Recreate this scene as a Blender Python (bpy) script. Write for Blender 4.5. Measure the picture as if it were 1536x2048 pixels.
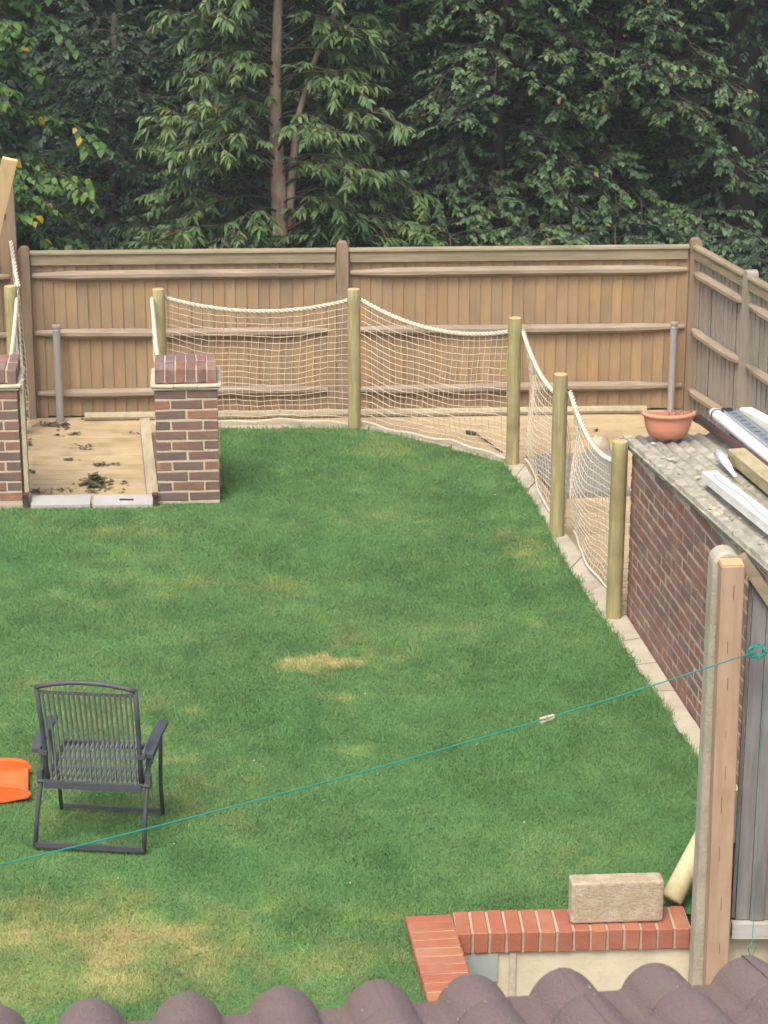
import bpy, math, random
import numpy as np
from mathutils import Vector, Matrix
random.seed(7); RNG = np.random.default_rng(11)
for o in list(bpy.data.objects): bpy.data.objects.remove(o)
S = bpy.context.scene; C = S.collection
rad = math.radians
# ------------------------------------------------------------------ camera
FPX, PITCH, CAMH = 4600.0, rad(18.5), 5.12
cam = bpy.data.objects.new('camera', bpy.data.cameras.new('camera')); C.objects.link(cam)
cam.location = (0, 0, CAMH); cam.rotation_euler = (math.pi/2 - PITCH, 0, 0)
cam.data.sensor_fit = 'VERTICAL'; cam.data.sensor_height = 36.0
cam.data.lens = 36.0*FPX/2048.0; cam.data.clip_start = 0.1; cam.data.clip_end = 1500
cam.data.dof.use_dof = True; cam.data.dof.focus_distance = 12.0; cam.data.dof.aperture_fstop = 9.0
S.camera = cam
S.render.resolution_x, S.render.resolution_y = 768, 1024
# ------------------------------------------------------------------ light
SUN_EL, SUN_AZ = rad(58), rad(200)          # azimuth clockwise from +Y
w = bpy.data.worlds.new('World'); S.world = w; w.use_nodes = True
nt = w.node_tree; bg = nt.nodes['Background']
sky = nt.nodes.new('ShaderNodeTexSky'); sky.sky_type = 'NISHITA'; sky.sun_disc = False
sky.sun_elevation = SUN_EL; sky.sun_rotation = SUN_AZ
sky.air_density = 1.0; sky.dust_density = 6.0; sky.ozone_density = 1.0
nt.links.new(sky.outputs[0], bg.inputs[0]); bg.inputs[1].default_value = 0.14
sl = bpy.data.lights.new('sun', 'SUN'); sl.energy = 1.25; sl.angle = rad(24); sl.color = (1.0, .96, .9)
sun = bpy.data.objects.new('sun', sl); C.objects.link(sun)
sd = Vector((math.sin(SUN_AZ)*math.cos(SUN_EL), math.cos(SUN_AZ)*math.cos(SUN_EL), math.sin(SUN_EL)))
sun.rotation_euler = (-sd).to_track_quat('-Z', 'Y').to_euler(); sun.location = sd*30
S.view_settings.view_transform = 'Standard'; S.view_settings.look = 'None'
S.view_settings.exposure = 0.95; S.view_settings.gamma = 1.0
S.view_settings.use_curve_mapping = False
# ------------------------------------------------------------------ survey helpers
def ray(px, py):
    a, b = (px-768)/FPX, -(py-1024)/FPX
    return Vector((a, math.cos(PITCH)+b*math.sin(PITCH), -math.sin(PITCH)+b*math.cos(PITCH)))
O = Vector((0, 0, CAMH))
def G(px, py, z=0.0):
    d = ray(px, py); return O + d*((z-CAMH)/d.z)
def V(px, py, y):
    d = ray(px, py); return O + d*(y/d.y)
def PL(px, py, p0, n):
    d = ray(px, py); return O + d*((p0-O).dot(n)/d.dot(n))
GA = rad(7.7)                                   # the garden's axis, left of the view
AX = Vector((-math.sin(GA), math.cos(GA), 0)); AR = Vector((math.cos(GA), math.sin(GA), 0))
UP = Vector((0, 0, 1))
# ------------------------------------------------------------------ materials
def new_mat(name):
    m = bpy.data.materials.new(name); m.use_nodes = True
    t = m.node_tree; b = t.nodes['Principled BSDF']
    return m, t, b
def N(t, typ, **k):
    n = t.nodes.new(typ)
    for a, v in k.items(): setattr(n, a, v)
    return n
def lin(c): return tuple(((x/255)/12.92 if x/255 <= .04045 else ((x/255+.055)/1.055)**2.4) for x in c)
def ramp(t, stops, interp='LINEAR'):
    r = N(t, 'ShaderNodeValToRGB'); r.color_ramp.interpolation = interp
    e = r.color_ramp.elements
    while len(e) < len(stops): e.new(0.5)
    for i, (p, c) in enumerate(stops): e[i].position = p; e[i].color = (*c, 1)
    return r
def mat(name, stops, scale=8, stretch=(1, 1, 1), detail=6, rough=.8, bump=.0, bscale=None, randstops=None,
        randmix=.5, metallic=0, dirt=None, dirt_scale=2, dirt_amt=.5, spec=.3):
    """noise colour ramp in object space, shifted per object; optional per-object colour; optional stains"""
    m, t, b = new_mat(name); L = t.links.new
    tc = N(t, 'ShaderNodeTexCoord'); mp = N(t, 'ShaderNodeMapping'); mp.inputs['Scale'].default_value = stretch
    L(tc.outputs['Object'], mp.inputs[0])
    oi = N(t, 'ShaderNodeObjectInfo'); mu = N(t, 'ShaderNodeMath', operation='MULTIPLY'); mu.inputs[1].default_value = 57.0
    L(oi.outputs['Random'], mu.inputs[0])
    no = N(t, 'ShaderNodeTexNoise', noise_dimensions='4D'); no.inputs['Scale'].default_value = scale
    no.inputs['Detail'].default_value = detail; no.inputs['Roughness'].default_value = .65
    L(mp.outputs[0], no.inputs['Vector']); L(mu.outputs[0], no.inputs['W'])
    st = [(.25+.5*i/(len(stops)-1), c) for i, c in enumerate(stops)]
    r = ramp(t, st); L(no.outputs[0], r.inputs[0]); col = r.outputs[0]
    if randstops:
        rr = ramp(t, [(i/(len(randstops)-1), c) for i, c in enumerate(randstops)])
        L(oi.outputs['Random'], rr.inputs[0])
        mx = N(t, 'ShaderNodeMix', data_type='RGBA', blend_type='MIX'); mx.inputs[0].default_value = randmix
        L(col, mx.inputs[6]); L(rr.outputs[0], mx.inputs[7]); col = mx.outputs[2]
    if dirt:
        n2 = N(t, 'ShaderNodeTexNoise', noise_dimensions='4D'); n2.inputs['Scale'].default_value = dirt_scale; n2.inputs['Detail'].default_value = 5
        L(tc.outputs['Object'], n2.inputs['Vector']); L(mu.outputs[0], n2.inputs['W'])
        r2 = ramp(t, [(.48, (0, 0, 0)), (.68, (dirt_amt,)*3)]); L(n2.outputs[0], r2.inputs[0])
        mx = N(t, 'ShaderNodeMix', data_type='RGBA'); L(r2.outputs[0], mx.inputs[0]); L(col, mx.inputs[6])
        mx.inputs[7].default_value = (*dirt, 1); col = mx.outputs[2]
    L(col, b.inputs['Base Color'])
    b.inputs['Roughness'].default_value = rough; b.inputs['Metallic'].default_value = metallic
    b.inputs['Specular IOR Level'].default_value = spec
    if bump:
        n3 = N(t, 'ShaderNodeTexNoise', noise_dimensions='4D'); n3.inputs['Scale'].default_value = bscale or scale*2; n3.inputs['Detail'].default_value = 5
        L(mp.outputs[0], n3.inputs['Vector']); L(mu.outputs[0], n3.inputs['W'])
        bp = N(t, 'ShaderNodeBump'); bp.inputs['Strength'].default_value = bump; bp.inputs['Distance'].default_value = .01
        L(n3.outputs[0], bp.inputs['Height']); L(bp.outputs[0], b.inputs['Normal'])
    return m
M = {}
M['board'] = mat('fence_board_wood', [(.20, .132, .068), (.285, .195, .102), (.35, .25, .142)], 5, (11, 11, .45), bump=.45,
                 randstops=[(.34, .212, .10), (.275, .19, .102), (.37, .245, .125), (.265, .20, .122), (.35, .23, .12), (.24, .182, .118), (.38, .24, .115)], randmix=.62,
                 dirt=(.17, .125, .085), dirt_scale=2.2, dirt_amt=.45)
M['rail'] = mat('weathered_rail_wood', [(.19, .148, .105), (.275, .22, .158), (.34, .285, .21)], 5, (.7, 6, 6), bump=.3, dirt=(.12, .1, .075), dirt_amt=.4)
M['capping'] = mat('greened_capping_wood', [(.17, .14, .085), (.25, .21, .13), (.31, .26, .17)], 5, (.7, 6, 6), bump=.3, dirt=(.14, .13, .075), dirt_amt=.5)
M['fpost'] = mat('fence_post_wood', [(.17, .125, .08), (.24, .175, .115), (.29, .22, .145)], 5, (6, 6, .7), bump=.3, dirt=(.13, .10, .07), dirt_amt=.4)
M['greyboard'] = mat('silvered_fence_wood', [(.21, .19, .155), (.29, .265, .22), (.36, .33, .275)], 5, (6, 6, .7), bump=.3,
                     randstops=[(.30, .26, .205), (.27, .25, .215), (.33, .285, .23), (.26, .24, .20)], randmix=.5, dirt=(.13, .115, .09), dirt_amt=.4)
M['greyboard2'] = mat('grey_weathered_boards', [(.15, .14, .135), (.21, .20, .19), (.27, .25, .24)], 5, (6, 6, .7), bump=.4, dirt=(.11, .10, .10), dirt_amt=.5)
M['netpost'] = mat('treated_round_post', [(.20, .18, .075), (.31, .275, .125), (.42, .375, .20)], 7, (7, 7, .5), bump=.6, dirt=(.19, .165, .075), dirt_scale=6, dirt_amt=.7)
M['postend'] = mat('cut_post_end', [(.42, .29, .14), (.55, .39, .2)], 20)
M['rope'] = mat('cream_rope', [(.46, .40, .30), (.62, .56, .45)], 30, bump=.2)
M['net'] = mat('net_cord', [(.50, .42, .29), (.63, .545, .40)], 20)
M['netwhite'] = mat('white_net_cord', [(.55, .5, .4), (.7, .65, .54)], 20)
M['deck'] = mat('deck_plank_wood', [(.31, .235, .13), (.40, .31, .18), (.47, .37, .225)], 4, (.7, 7, 7), bump=.3,
                randstops=[(.42, .325, .185), (.36, .275, .155), (.46, .36, .215), (.39, .30, .17)], randmix=.5, dirt=(.22, .16, .085), dirt_scale=3, dirt_amt=.6)
M['sleeper'] = mat('sleeper_wood', [(.27, .24, .155), (.38, .33, .22), (.46, .41, .28)], 5, (5, .7, 5), bump=.3, dirt=(.2, .18, .11), dirt_amt=.4)
M['newwood'] = mat('pale_new_timber', [(.48, .34, .17), (.60, .44, .235), (.66, .5, .29)], 4, (5, 5, .6), bump=.15)
M['concrete'] = mat('pale_concrete', [(.33, .295, .215), (.42, .38, .285), (.48, .44, .34)], 6, bump=.35, bscale=60, dirt=(.24, .21, .13), dirt_scale=5, dirt_amt=.5)
M['greyslab'] = mat('grey_concrete', [(.34, .335, .32), (.43, .425, .41)], 8, bump=.25, bscale=60, dirt=(.25, .24, .2), dirt_amt=.4)
M['darkslab'] = mat('dark_grey_slab', [(.16, .155, .14), (.24, .235, .215)], 6, bump=.3)
M['brick'] = mat('pier_brick', [(.17, .095, .07), (.23, .125, .09), (.29, .16, .115)], 14, bump=.5, bscale=70,
                 randstops=[(.105, .085, .078), (.135, .10, .088), (.27, .125, .085), (.12, .095, .085), (.165, .105, .085), (.34, .165, .10), (.11, .09, .083), (.15, .115, .10)], randmix=.78,
                 dirt=(.12, .085, .075), dirt_scale=9, dirt_amt=.6)
M['capbrick'] = mat('pier_cap_brick', [(.20, .11, .09), (.29, .15, .115)], 14, bump=.5, bscale=70,
                    randstops=[(.23, .09, .065), (.135, .095, .09), (.27, .105, .07), (.17, .11, .095), (.14, .10, .095)], randmix=.75, dirt=(.33, .30, .25), dirt_scale=7, dirt_amt=.4)
M['shedbrick'] = mat('old_wall_brick', [(.17, .085, .065), (.23, .115, .085), (.27, .145, .105)], 12, bump=.6, bscale=50,
                     randstops=[(.19, .105, .08), (.16, .095, .08), (.24, .105, .075), (.13, .10, .09), (.21, .12, .09), (.17, .105, .085), (.105, .095, .088), (.22, .12, .09)], randmix=.65,
                     dirt=(.26, .21, .165), dirt_scale=6, dirt_amt=.45)
M['redbrick'] = mat('new_red_brick', [(.28, .088, .045), (.34, .118, .060), (.39, .16, .09)], 12, bump=.35, bscale=90,
                    randstops=[(.34, .118, .06), (.26, .082, .05), (.37, .15, .08)], randmix=.6, dirt=(.36, .235, .15), dirt_scale=5, dirt_amt=.35)
M['mortar'] = mat('cream_mortar', [(.42, .36, .26), (.53, .46, .34)], 20, bump=.6, bscale=60)
M['mortar_old'] = mat('old_mortar', [(.40, .31, .24), (.52, .42, .33)], 15, bump=.6, bscale=60)
M['render'] = mat('cream_render', [(.50, .44, .30), (.58, .52, .37), (.62, .56, .42)], 4, bump=.3, bscale=50, dirt=(.36, .31, .2), dirt_scale=2.5, dirt_amt=.5)
M['bluegrey'] = mat('blue_grey_patch', [(.27, .31, .28), (.33, .37, .34)], 8, bump=.2)
M['tileband'] = mat('creasing_tile', [(.42, .37, .26), (.60, .55, .43)], 9, bump=.5, bscale=40)
M['steel'] = mat('brushed_steel', [(.33, .325, .315), (.43, .42, .41)], 3, (8, 8, .3), rough=.35, metallic=.35)
M['asb'] = mat('lichened_cement_sheet', [(.17, .16, .12), (.29, .27, .21), (.40, .38, .31)], 14, bump=.9, bscale=45, dirt=(.46, .45, .38), dirt_scale=11, dirt_amt=.6)
M['terracotta'] = mat('terracotta_plastic', [(.50, .205, .125), (.56, .245, .155)], 6, rough=.6, dirt=(.6, .36, .25), dirt_scale=4, dirt_amt=.4)
M['whitepaint'] = mat('worn_white_paint', [(.66, .66, .60), (.80, .80, .74)], 8, rough=.6, bump=.2, dirt=(.45, .43, .34), dirt_scale=6, dirt_amt=.4)
M['whiteplastic'] = mat('white_plastic', [(.72, .73, .73), (.82, .83, .83)], 5, rough=.4)
M['alu'] = mat('aluminium', [(.52, .54, .55), (.64, .66, .67)], 10, rough=.45, metallic=.85)
M['brownplastic'] = mat('brown_plastic', [(.06, .03, .028), (.10, .055, .05)], 10, rough=.45)
M['mossywood'] = mat('mossy_timber', [(.26, .22, .10), (.40, .34, .19), (.46, .40, .26)], 9, (5, .8, 5), bump=.5, dirt=(.17, .19, .06), dirt_scale=7, dirt_amt=.6)
M['bluecap'] = mat('blue_plastic', [(.06, .15, .36), (.09, .2, .42)], 10, rough=.4)
M['black'] = mat('black_rubber', [(.012, .012, .013), (.03, .03, .03)], 10, rough=.6)
M['cpost'] = mat('concrete_post', [(.28, .255, .19), (.37, .34, .26), (.43, .40, .32)], 9, bump=.5, bscale=70, dirt=(.26, .26, .18), dirt_scale=3, dirt_amt=.5)
M['tpost'] = mat('planed_post', [(.31, .205, .13), (.38, .26, .17), (.43, .31, .21)], 4, (6, 6, .6), bump=.25, dirt=(.30, .19, .11), dirt_scale=6, dirt_amt=.45)
M['palegrey'] = mat('pale_grey_wood', [(.36, .35, .31), (.47, .46, .42)], 5, (.7, 6, 6), bump=.3)
M['block'] = mat('concrete_block', [(.25, .20, .125), (.36, .295, .195), (.46, .39, .27)], 75, bump=.6, bscale=190, dirt=(.5, .45, .34), dirt_scale=16, dirt_amt=.6)
M['peeled'] = mat('peeled_pole', [(.42, .36, .185), (.54, .475, .27), (.6, .54, .33)], 5, (5, 5, .8), bump=.15)
M['line'] = mat('green_line', [(.01, .20, .155), (.02, .27, .21)], 30, rough=.45)
M['peg'] = mat('wooden_peg', [(.5, .42, .28), (.62, .54, .4)], 20)
M['chair'] = mat('grey_painted_steel', [(.045, .05, .056), (.065, .072, .08)], 12, rough=.5, dirt=(.11, .1, .095), dirt_scale=9, dirt_amt=.35)
M['slatside'] = mat('charcoal_slat', [(.10, .102, .105), (.15, .152, .157)], 12, rough=.25, spec=.8)
M['orange'] = mat('orange_plastic', [(.72, .12, .02), (.78, .15, .03)], 5, rough=.45, dirt=(.5, .2, .11), dirt_scale=9, dirt_amt=.4)
M['tile'] = mat('plum_roof_tile', [(.15, .105, .098), (.205, .15, .14), (.26, .195, .18)], 40, bump=1.0, bscale=160,
                randstops=[(.20, .145, .137), (.215, .16, .15), (.185, .135, .127)], randmix=.4, dirt=(.19, .165, .12), dirt_scale=6, dirt_amt=.55)
M['tile'].node_tree.nodes['Noise Texture'].inputs['Scale'].default_value = 90
M['moss'] = mat('moss', [(.03, .05, .012), (.09, .12, .03)], 60, bump=1)
M['gutter'] = mat('white_gutter', [(.7, .7, .66), (.78, .78, .74)], 5, rough=.4)
M['soil'] = mat('woodland_floor', [(.02, .017, .01), (.045, .038, .02), (.06, .06, .025)], 3, bump=.5)
M['rock'] = mat('pale_rock', [(.34, .29, .19), (.5, .44, .32)], 10, bump=.8)
M['litter'] = mat('dead_leaves', [(.045, .042, .022), (.085, .08, .035), (.14, .10, .05)], 40)
M['greenhandle'] = mat('green_handle', [(.02, .07, .045), (.03, .1, .06)], 10)
M['house'] = mat('house_wall_render', [(.5, .46, .4), (.58, .54, .47)], 4, bump=.2)

def bark(name, c, bscale=14): return mat(name, c, 6, (3, 3, .7), bump=1.0, bscale=bscale, dirt=tuple(x*.45 for x in c[0]), dirt_scale=5, dirt_amt=.6)
M['bark_warm'] = bark('warm_bark', [(.20, .14, .095), (.36, .265, .185), (.48, .39, .30)], 30)
M['twig'] = mat('green_brown_twig', [(.05, .045, .025), (.08, .075, .04)], 20)
M['bark_dark'] = bark('dark_bark', [(.026, .022, .018), (.045, .038, .03), (.065, .056, .046)])

def leafmat(name, stops, trans=.25):
    m, t, b = new_mat(name); L = t.links.new
    at = N(t, 'ShaderNodeAttribute', attribute_name='v')
    r = ramp(t, stops); L(at.outputs['Fac'], r.inputs[0]); L(r.outputs[0], b.inputs['Base Color'])
    b.inputs['Roughness'].default_value = .5; b.inputs['Specular IOR Level'].default_value = .35
    tr = N(t, 'ShaderNodeBsdfTranslucent'); L(r.outputs[0], tr.inputs[0])
    mx = N(t, 'ShaderNodeMixShader'); mx.inputs[0].default_value = trans
    out = t.nodes['Material Output']
    L(b.outputs[0], mx.inputs[1]); L(tr.outputs[0], mx.inputs[2]); L(mx.outputs[0], out.inputs['Surface'])
    return m
M['leaf_chestnut'] = leafmat('chestnut_leaf', [(0, (.052, .100, .034)), (.4, (.082, .148, .050)), (.75, (.118, .195, .070)), (.95, (.15, .205, .070)), (1, (.26, .22, .06))])
M['leaf_hazel'] = leafmat('hazel_leaf', [(0, (.035, .085, .02)), (.5, (.06, .14, .03)), (.85, (.10, .19, .04)), (.96, (.14, .2, .05)), (1, (.36, .26, .03))])
M['leaf_oak'] = leafmat('oak_leaf', [(0, (.042, .090, .034)), (.5, (.076, .142, .054)), (.85, (.108, .182, .074)), (.97, (.13, .17, .07)), (1, (.22, .15, .06))])
M['leaf_dark'] = leafmat('shade_leaf', [(0, (.022, .052, .027)), (.6, (.042, .086, .044)), (1, (.065, .12, .058))])  # darker green leaf of hollies, some shrubs and the deeper wood
M['leaf_lime'] = leafmat('young_leaf', [(0, (.025, .07, .02)), (.6, (.045, .115, .032)), (1, (.075, .15, .045))])

def grassmat(name, rough):
    m, t, b = new_mat(name); L = t.links.new
    at = N(t, 'ShaderNodeAttribute', attribute_name='dry'); av = N(t, 'ShaderNodeAttribute', attribute_name='v')
    r = ramp(t, [(0, (.078, .182, .054)), (.35, (.112, .216, .066)), (.6, (.195, .255, .082)), (.8, (.31, .30, .115)), (1, (.43, .36, .17))])
    L(at.outputs['Fac'], r.inputs[0])
    mu = N(t, 'ShaderNodeMath', operation='MULTIPLY_ADD'); mu.inputs[1].default_value = .5; mu.inputs[2].default_value = .75
    L(av.outputs['Fac'], mu.inputs[0])
    mx = N(t, 'ShaderNodeVectorMath', operation='SCALE'); L(r.outputs[0], mx.inputs[0]); L(mu.outputs[0], mx.inputs['Scale'])
    L(mx.outputs[0], b.inputs['Base Color']); b.inputs['Roughness'].default_value = rough; b.inputs['Specular IOR Level'].default_value = .25
    return m
M['grass'] = grassmat('grass_blade', .55); M['turf'] = grassmat('turf', .9)
# ------------------------------------------------------------------ mesh helpers
class MB:
    def __init__(s): s.v = []; s.f = []
    def add(s, vs, fs):
        n = len(s.v); s.v += [tuple(x) for x in vs]; s.f += [tuple(i+n for i in q) for q in fs]; return s
    def box(s, c, h, R=None):
        vs = [Vector((x*h[0], y*h[1], z*h[2])) for z in (-1, 1) for y in (-1, 1) for x in (-1, 1)]
        if R is not None: vs = [R @ v for v in vs]
        c = Vector(c)
        return s.add([v+c for v in vs], [(0, 2, 3, 1), (4, 5, 7, 6), (0, 1, 5, 4), (2, 6, 7, 3), (0, 4, 6, 2), (1, 3, 7, 5)])
    def bar(s, a, b, wd, ht, up=UP):
        a, b = Vector(a), Vector(b); d = (b-a); L = d.length; d.normalize()
        sd_ = d.cross(up)
        if sd_.length < 1e-4: sd_ = d.cross(Vector((1, 0, 0)))
        sd_.normalize(); u = sd_.cross(d)
        R = Matrix((sd_, d, u)).transposed()
        return s.box((a+b)/2, (wd/2, L/2, ht/2), R)
    def tube(s, pts, r, n=8, cap=True):
        pts = [Vector(p) for p in pts]; k = len(pts)
        rs = r if isinstance(r, (list, tuple)) else [r]*k
        t0 = (pts[1]-pts[0]).normalized(); ref = UP if abs(t0.z) < .9 else Vector((1, 0, 0))
        nrm = t0.cross(ref).normalized(); vs = []
        for i, p in enumerate(pts):
            t = (pts[min(i+1, k-1)]-pts[max(i-1, 0)]).normalized()
            nrm = (nrm - t*nrm.dot(t)).normalized(); bn = t.cross(nrm)
            for j in range(n):
                a = 2*math.pi*j/n; vs.append(p+(nrm*math.cos(a)+bn*math.sin(a))*rs[i])
        fs = [(i*n+j, i*n+(j+1) % n, (i+1)*n+(j+1) % n, (i+1)*n+j) for i in range(k-1) for j in range(n)]
        if cap: fs += [tuple(range(n-1, -1, -1)), tuple((k-1)*n+j for j in range(n))]
        return s.add(vs, fs)
    def lathe(s, prof, n=20, a0=0, a1=2*math.pi, c=(0, 0, 0)):
        full = abs(a1-a0-2*math.pi) < 1e-6; m = n if full else n+1; c = Vector(c); vs = []
        for (r, z) in prof:
            for j in range(m):
                a = a0+(a1-a0)*j/n; vs.append(c+Vector((r*math.cos(a), r*math.sin(a), z)))
        fs = []
        for i in range(len(prof)-1):
            for j in range(n):
                j2 = (j+1) % m; fs.append((i*m+j, i*m+j2, (i+1)*m+j2, (i+1)*m+j))
        return s.add(vs, fs)
    def prism(s, poly, z0, z1):
        n = len(poly); vs = [(p[0], p[1], z0) for p in poly]+[(p[0], p[1], z1) for p in poly]
        return s.add(vs, [tuple(range(n-1, -1, -1)), tuple(range(n, 2*n))]+[(i, (i+1) % n, n+(i+1) % n, n+i) for i in range(n)])
    def mesh(s, name, m=None, smooth=False):
        me = bpy.data.meshes.new(name); me.from_pydata(s.v, [], s.f); me.validate(); me.update()
        if m: me.materials.append(M[m])
        if smooth: me.shade_smooth()
        return me
    def obj(s, name, m, parent=None, smooth=False): return link(name, s.mesh(name, m, smooth), parent)
def link(name, me, parent=None, loc=None, rot=None):
    o = bpy.data.objects.new(name, me); C.objects.link(o)
    if parent is not None: o.parent = parent
    if loc is not None: o.location = loc
    if rot is not None: o.rotation_euler = rot
    return o
def tag(o, label, cat, group=None):
    o['label'] = label; o['category'] = cat
    if group: o['group'] = group
    return o
def thing(name, label, cat, loc=(0, 0, 0), rz=0, group=None):
    o = bpy.data.objects.new(name, None); C.objects.link(o); o.empty_display_size = .1
    o.location = loc; o.rotation_euler = (0, 0, rz); return tag(o, label, cat, group)
def struct(o): o['kind'] = 'structure'; return o
def cbox(lx, ly, lz, c=.004, jit=0.0, m='brick', name='brick', seed=0):
    """chamfered box centred on the origin: 44 triangles"""
    rr = random.Random(seed); h = (lx/2, ly/2, lz/2); vs = []; idx = {}
    for sx in (-1, 1):
        for sy in (-1, 1):
            for sz in (-1, 1):
                j = [rr.uniform(-jit, jit) for _ in range(3)]
                for ax in range(3):
                    p = [sx*(h[0]-c), sy*(h[1]-c), sz*(h[2]-c)]; p[ax] += (sx, sy, sz)[ax]*c
                    idx[(sx, sy, sz, ax)] = len(vs); vs.append([p[i]+j[i] for i in range(3)])
    fs = []
    for ax in range(3):
        a1, a2 = (ax+1) % 3, (ax+2) % 3
        for s in (-1, 1):
            q = []
            for (u, v_) in ((-1, -1), (1, -1), (1, 1), (-1, 1)):
                k = [0, 0, 0]; k[ax] = s; k[a1] = u; k[a2] = v_; q.append(idx[(*k, ax)])
            fs.append(q if s > 0 else q[::-1])
        for u in (-1, 1):
            for v_ in (-1, 1):
                q = []
                for (s, aa) in ((-1, a1), (1, a1), (1, a2), (-1, a2)):
                    k = [0, 0, 0]; k[ax] = s; k[a1] = u; k[a2] = v_; q.append(idx[(*k, aa)])
                fs.append(q if u*v_ > 0 else q[::-1])
    for sx in (-1, 1):
        for sy in (-1, 1):
            for sz in (-1, 1):
                q = [idx[(sx, sy, sz, a)] for a in range(3)]; fs.append(q if sx*sy*sz > 0 else q[::-1])
    me = bpy.data.meshes.new(name); me.from_pydata(vs, [], fs); me.update(); me.materials.append(M[m]); return me
def npmesh(name, verts, faces, m, attrs=None):
    """verts (n,3); faces (k,3) or (k,4) arrays"""
    me = bpy.data.meshes.new(name); verts = np.asarray(verts, np.float32)
    fl = faces if isinstance(faces, list) else [faces]
    me.vertices.add(len(verts)); me.vertices.foreach_set('co', verts.ravel())
    loops = np.concatenate([f.ravel() for f in fl]).astype(np.int32)
    tot = np.concatenate([np.full(len(f), f.shape[1], np.int32) for f in fl]); start = np.concatenate([[0], np.cumsum(tot)[:-1]]).astype(np.int32)
    me.loops.add(len(loops)); me.loops.foreach_set('vertex_index', loops)
    me.polygons.add(len(tot)); me.polygons.foreach_set('loop_start', start); me.polygons.foreach_set('loop_total', tot)
    me.update(calc_edges=True); me.materials.append(M[m])
    for k, a in (attrs or {}).items():
        at = me.attributes.new(k, 'FLOAT', 'POINT'); at.data.foreach_set('value', np.asarray(a, np.float32))
    return me
def lerp(a, b, t): return Vector(a)*(1-t)+Vector(b)*t
_g = RNG.random((64, 64))
def vnoise(x, y, s):
    x = np.asarray(x)*s+100; y = np.asarray(y)*s+100; i = np.floor(x).astype(int); j = np.floor(y).astype(int); u = x-i; v = y-j
    u = u*u*(3-2*u); v = v*v*(3-2*v); g = lambda a, b: _g[a % 64, b % 64]
    return g(i, j)*(1-u)*(1-v)+g(i+1, j)*u*(1-v)+g(i, j+1)*(1-u)*v+g(i+1, j+1)*u*v
def inpoly(x, y, poly):
    r = np.zeros(x.shape, bool); n = len(poly)
    for i in range(n):
        x1, y1 = poly[i][:2]; x2, y2 = poly[(i+1) % n][:2]
        c = ((y1 > y) != (y2 > y)) & (x < (x2-x1)*(y-y1)/((y2-y1) or 1e-9)+x1); r ^= c
    return r
ZD = -0.12                                      # deck level below the lawn
#==SETTING==
# ------------------------------------------------------------------ ground
b = MB(); b.add([(-300, -60, -.75), (300, -60, -.75), (300, 500, -.75), (-300, 500, -.75)], [(0, 1, 2, 3)])
struct(b.obj('ground', 'soil'))
# lawn outline
LW = [G(-520, 1013), G(300, 1013), G(318, 1003), G(441, 1001), G(441, 853), G(560, 851), G(700, 852), G(735, 856), G(800, 868), G(900, 893), G(1005, 920), G(1030, 950),
      G(1072, 1008), G(1100, 1068), G(1140, 1132), G(1205, 1232), G(1270, 1322), G(1340, 1430), G(1395, 1508), G(1440, 1590), G(1452, 1838), G(1383, 1818), G(815, 1830), G(812, 1838),
      G(850, 1990), G(868, 2070), G(-480, 2150)]
poly = [(p.x, p.y) for p in LW]
b = MB(); b.prism(poly[::-1], -.74, -.03); struct(b.obj('lawn_bank', 'soil'))
def dryness(x, y):
    d = .40*vnoise(x, y, 1.3)+.32*vnoise(x+9, y, 4.1)+.28*vnoise(x, y+5, 11)
    d = (d-.27)*.95
    def blob(px, py, rx, ry, a):
        c = G(px, py); e = G(px+rx, py); g = G(px, py-ry); ax_ = max(.03, abs(e.x-c.x)); ay_ = max(.03, abs(g.y-c.y))
        q = ((x-c.x)/ax_)**2+((y-c.y)/ay_)**2; kq = .55 if rx > 200 else 1.0; q = q+((vnoise(x, y, 6)-.5)*1.1+(vnoise(x, y, 14)-.5)*.8)*kq
        return a*np.clip((1.2-q)*1.3, 0, 1)
    for t in ((625, 1325, 65, 26, .62), (700, 1322, 45, 14, .6), (670, 1388, 50, 9, .35), (385, 1418, 40, 10, .45), (310, 1455, 50, 12, .3), (470, 1470, 90, 14, .25), (400, 1520, 110, 12, .22),
              (40, 1880, 430, 130, .30), (200, 1910, 280, 90, .09), (1070, 1240, 30, 12, .4), (1010, 1080, 80, 30, .2), (1080, 1140, 60, 40, .2), (1000, 1030, 60, 14, .2), (730, 1500, 70, 18, .28), (840, 1450, 60, 18, .22),
              (300, 1640, 190, 40, .14), (160, 1065, 200, 14, .16), (70, 1000, 90, 12, .0)):
        d = d+blob(*t)
    return np.clip(d, 0, 1)
def rough_edge(pl):
    out = []
    for i in range(len(pl)):
        a_, b_ = Vector(pl[i]), Vector(pl[(i+1) % len(pl)]); k_ = max(1, int((b_-a_).length/.05))
        for j in range(k_):
            p_ = a_+(b_-a_)*(j/k_); nn_ = Vector((-(b_-a_).y, (b_-a_).x)).normalized(); out.append(tuple(p_+nn_*random.gauss(0, .011)))
    return out
poly_r = rough_edge(poly)
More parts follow.
